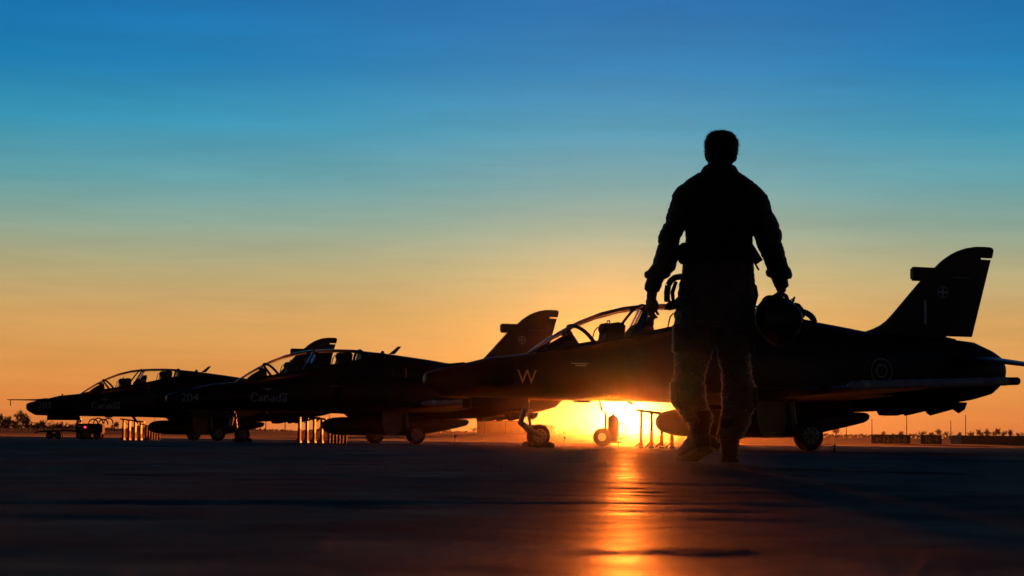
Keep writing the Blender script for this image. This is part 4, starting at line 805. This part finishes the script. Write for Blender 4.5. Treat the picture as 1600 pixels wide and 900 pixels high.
def tree(px, y, hpx, k, lab, grp='trees along the far edge of the field', sx=1.0):
    h = hpx / f_ * y; t = empty('tree', (X(px, y), y, ground_z(y) - .05), random.uniform(0, 6.28)); t.scale = (h * sx, h * sx, h)
    for nm, me in zip(('trunk', 'crown'), TM[k]): o = bpy.data.objects.new(nm, me); COL.objects.link(o); o.parent = t
    tag(t, lab, 'tree', grp)
LEFT = [(4, 300, 30, 1), (14, 306, 28, 0), (26, 310, 22, 2), (38, 298, 36, 1), (44, 304, 30, 0), (60, 312, 20, 4), (70, 305, 22, 2), (84, 312, 18, 4), (98, 306, 18, 2), (112, 312, 17, 4), (180, 320, 18, 1)]
for px, y, hp, k in LEFT: tree(px, y, hp, k, '%s dark tree beyond the nose of jet 203' % KW[k], 'trees beyond jet 203')
RIGHT = [(1305, 470, 25, 3), (1378, 500, 12, 1), (1406, 490, 14, 3), (1440, 500, 14, 2), (1452, 505, 13, 4), (1466, 495, 17, 1), (1478, 505, 14, 2), (1497, 480, 14, 3), (1516, 500, 14, 2), (1530, 500, 17, 1), (1541, 495, 20, 0), (1554, 500, 19, 1), (1566, 500, 16, 2), (1576, 505, 19, 0), (1590, 500, 13, 2), (1600, 500, 16, 4), (1425, 505, 11, 4), (1395, 505, 10, 4), (1345, 505, 9, 4)]
for px, y, hp, k in RIGHT: tree(px, y, hp, k, '%s dark tree on the skyline behind the taxiway signs' % KW[k], 'trees behind the signs')
MIDT = [(876, 640, 14, 2), (892, 640, 15, 1), (904, 645, 16, 0), (918, 640, 14, 2), (935, 650, 12, 4), (740, 560, 14, 4), (700, 560, 12, 4), (672, 560, 12, 4), (950, 650, 13, 2), (640, 560, 12, 4), (850, 650, 12, 4)]
for px, y, hp, k in MIDT: tree(px, y, hp, k, '%s hazy tree on the skyline under the jet with letter W' % KW[k], 'hazy trees under the jet with letter W')
# distant woodland, one mass
rnd = random.Random(11); mb = MB()
for i in range(9000):
    x = rnd.uniform(-330, 330); y = rnd.uniform(735, 770); hh = 1.7 + 1.3 * (mnoise.noise(Vector((x * .03, 3, 0))) + .5 * mnoise.noise(Vector((x * .13, 7, 0)))); p = Vector((x, y, ground_z(y) + rnd.random() ** .7 * max(.8, hh))); s = rnd.uniform(.45, .85)
    a = Vector((rnd.gauss(0, 1), rnd.gauss(0, 1), rnd.gauss(0, 1))).normalized(); b = a.orthogonal().normalized(); mb.add([p - a * s, p + b * s * .6, p + a * s, p - b * s * .6], [(0, 1, 2, 3)])
tag(mb.build('distant_woodland', M['leaf'], smooth=False), 'hazy band of distant woodland along the horizon', 'woodland', kind='stuff')
# grit on the concrete
mb = MB()
for i in range(70):
    y = 6.0 + 30 * rnd.random(); x = rnd.uniform(-.27, .27) * y; s = rnd.uniform(.0015, .005); mb.add([(x - s, y - s, -.002), (x + s, y - s * .6, -.002), (x + s * .7, y + s, -.002), (x - s * .8, y + s, -.002), (x, y, s * 1.3 + .001)], [(0, 1, 4), (1, 2, 4), (2, 3, 4), (3, 0, 4)])
tag(mb.build('grit', M['brick'], smooth=False), 'small grit scattered over the concrete', 'grit', kind='stuff')

# ------------------------------------------------------------------ air
HZ = MB().box((-420, -20, -1.6), (420, 800, 11.0)).mesh('haze', M['glass'], False); HZ.materials.clear()
hm = bpy.data.materials.new('evening_haze'); hm.use_nodes = True; t = hm.node_tree; t.nodes.clear(); o = t.nodes.new('ShaderNodeOutputMaterial'); pv = t.nodes.new('ShaderNodeVolumePrincipled')
pv.inputs['Color'].default_value = (.95, .90, .84, 1); pv.inputs['Density'].default_value = .00005; pv.inputs['Anisotropy'].default_value = .988; t.links.new(pv.outputs[0], o.inputs['Volume'])
HZ.materials.append(hm); hz = bpy.data.objects.new('haze', HZ); COL.objects.link(hz); tag(hz, 'thin warm evening haze over the airfield', 'haze', kind='stuff')
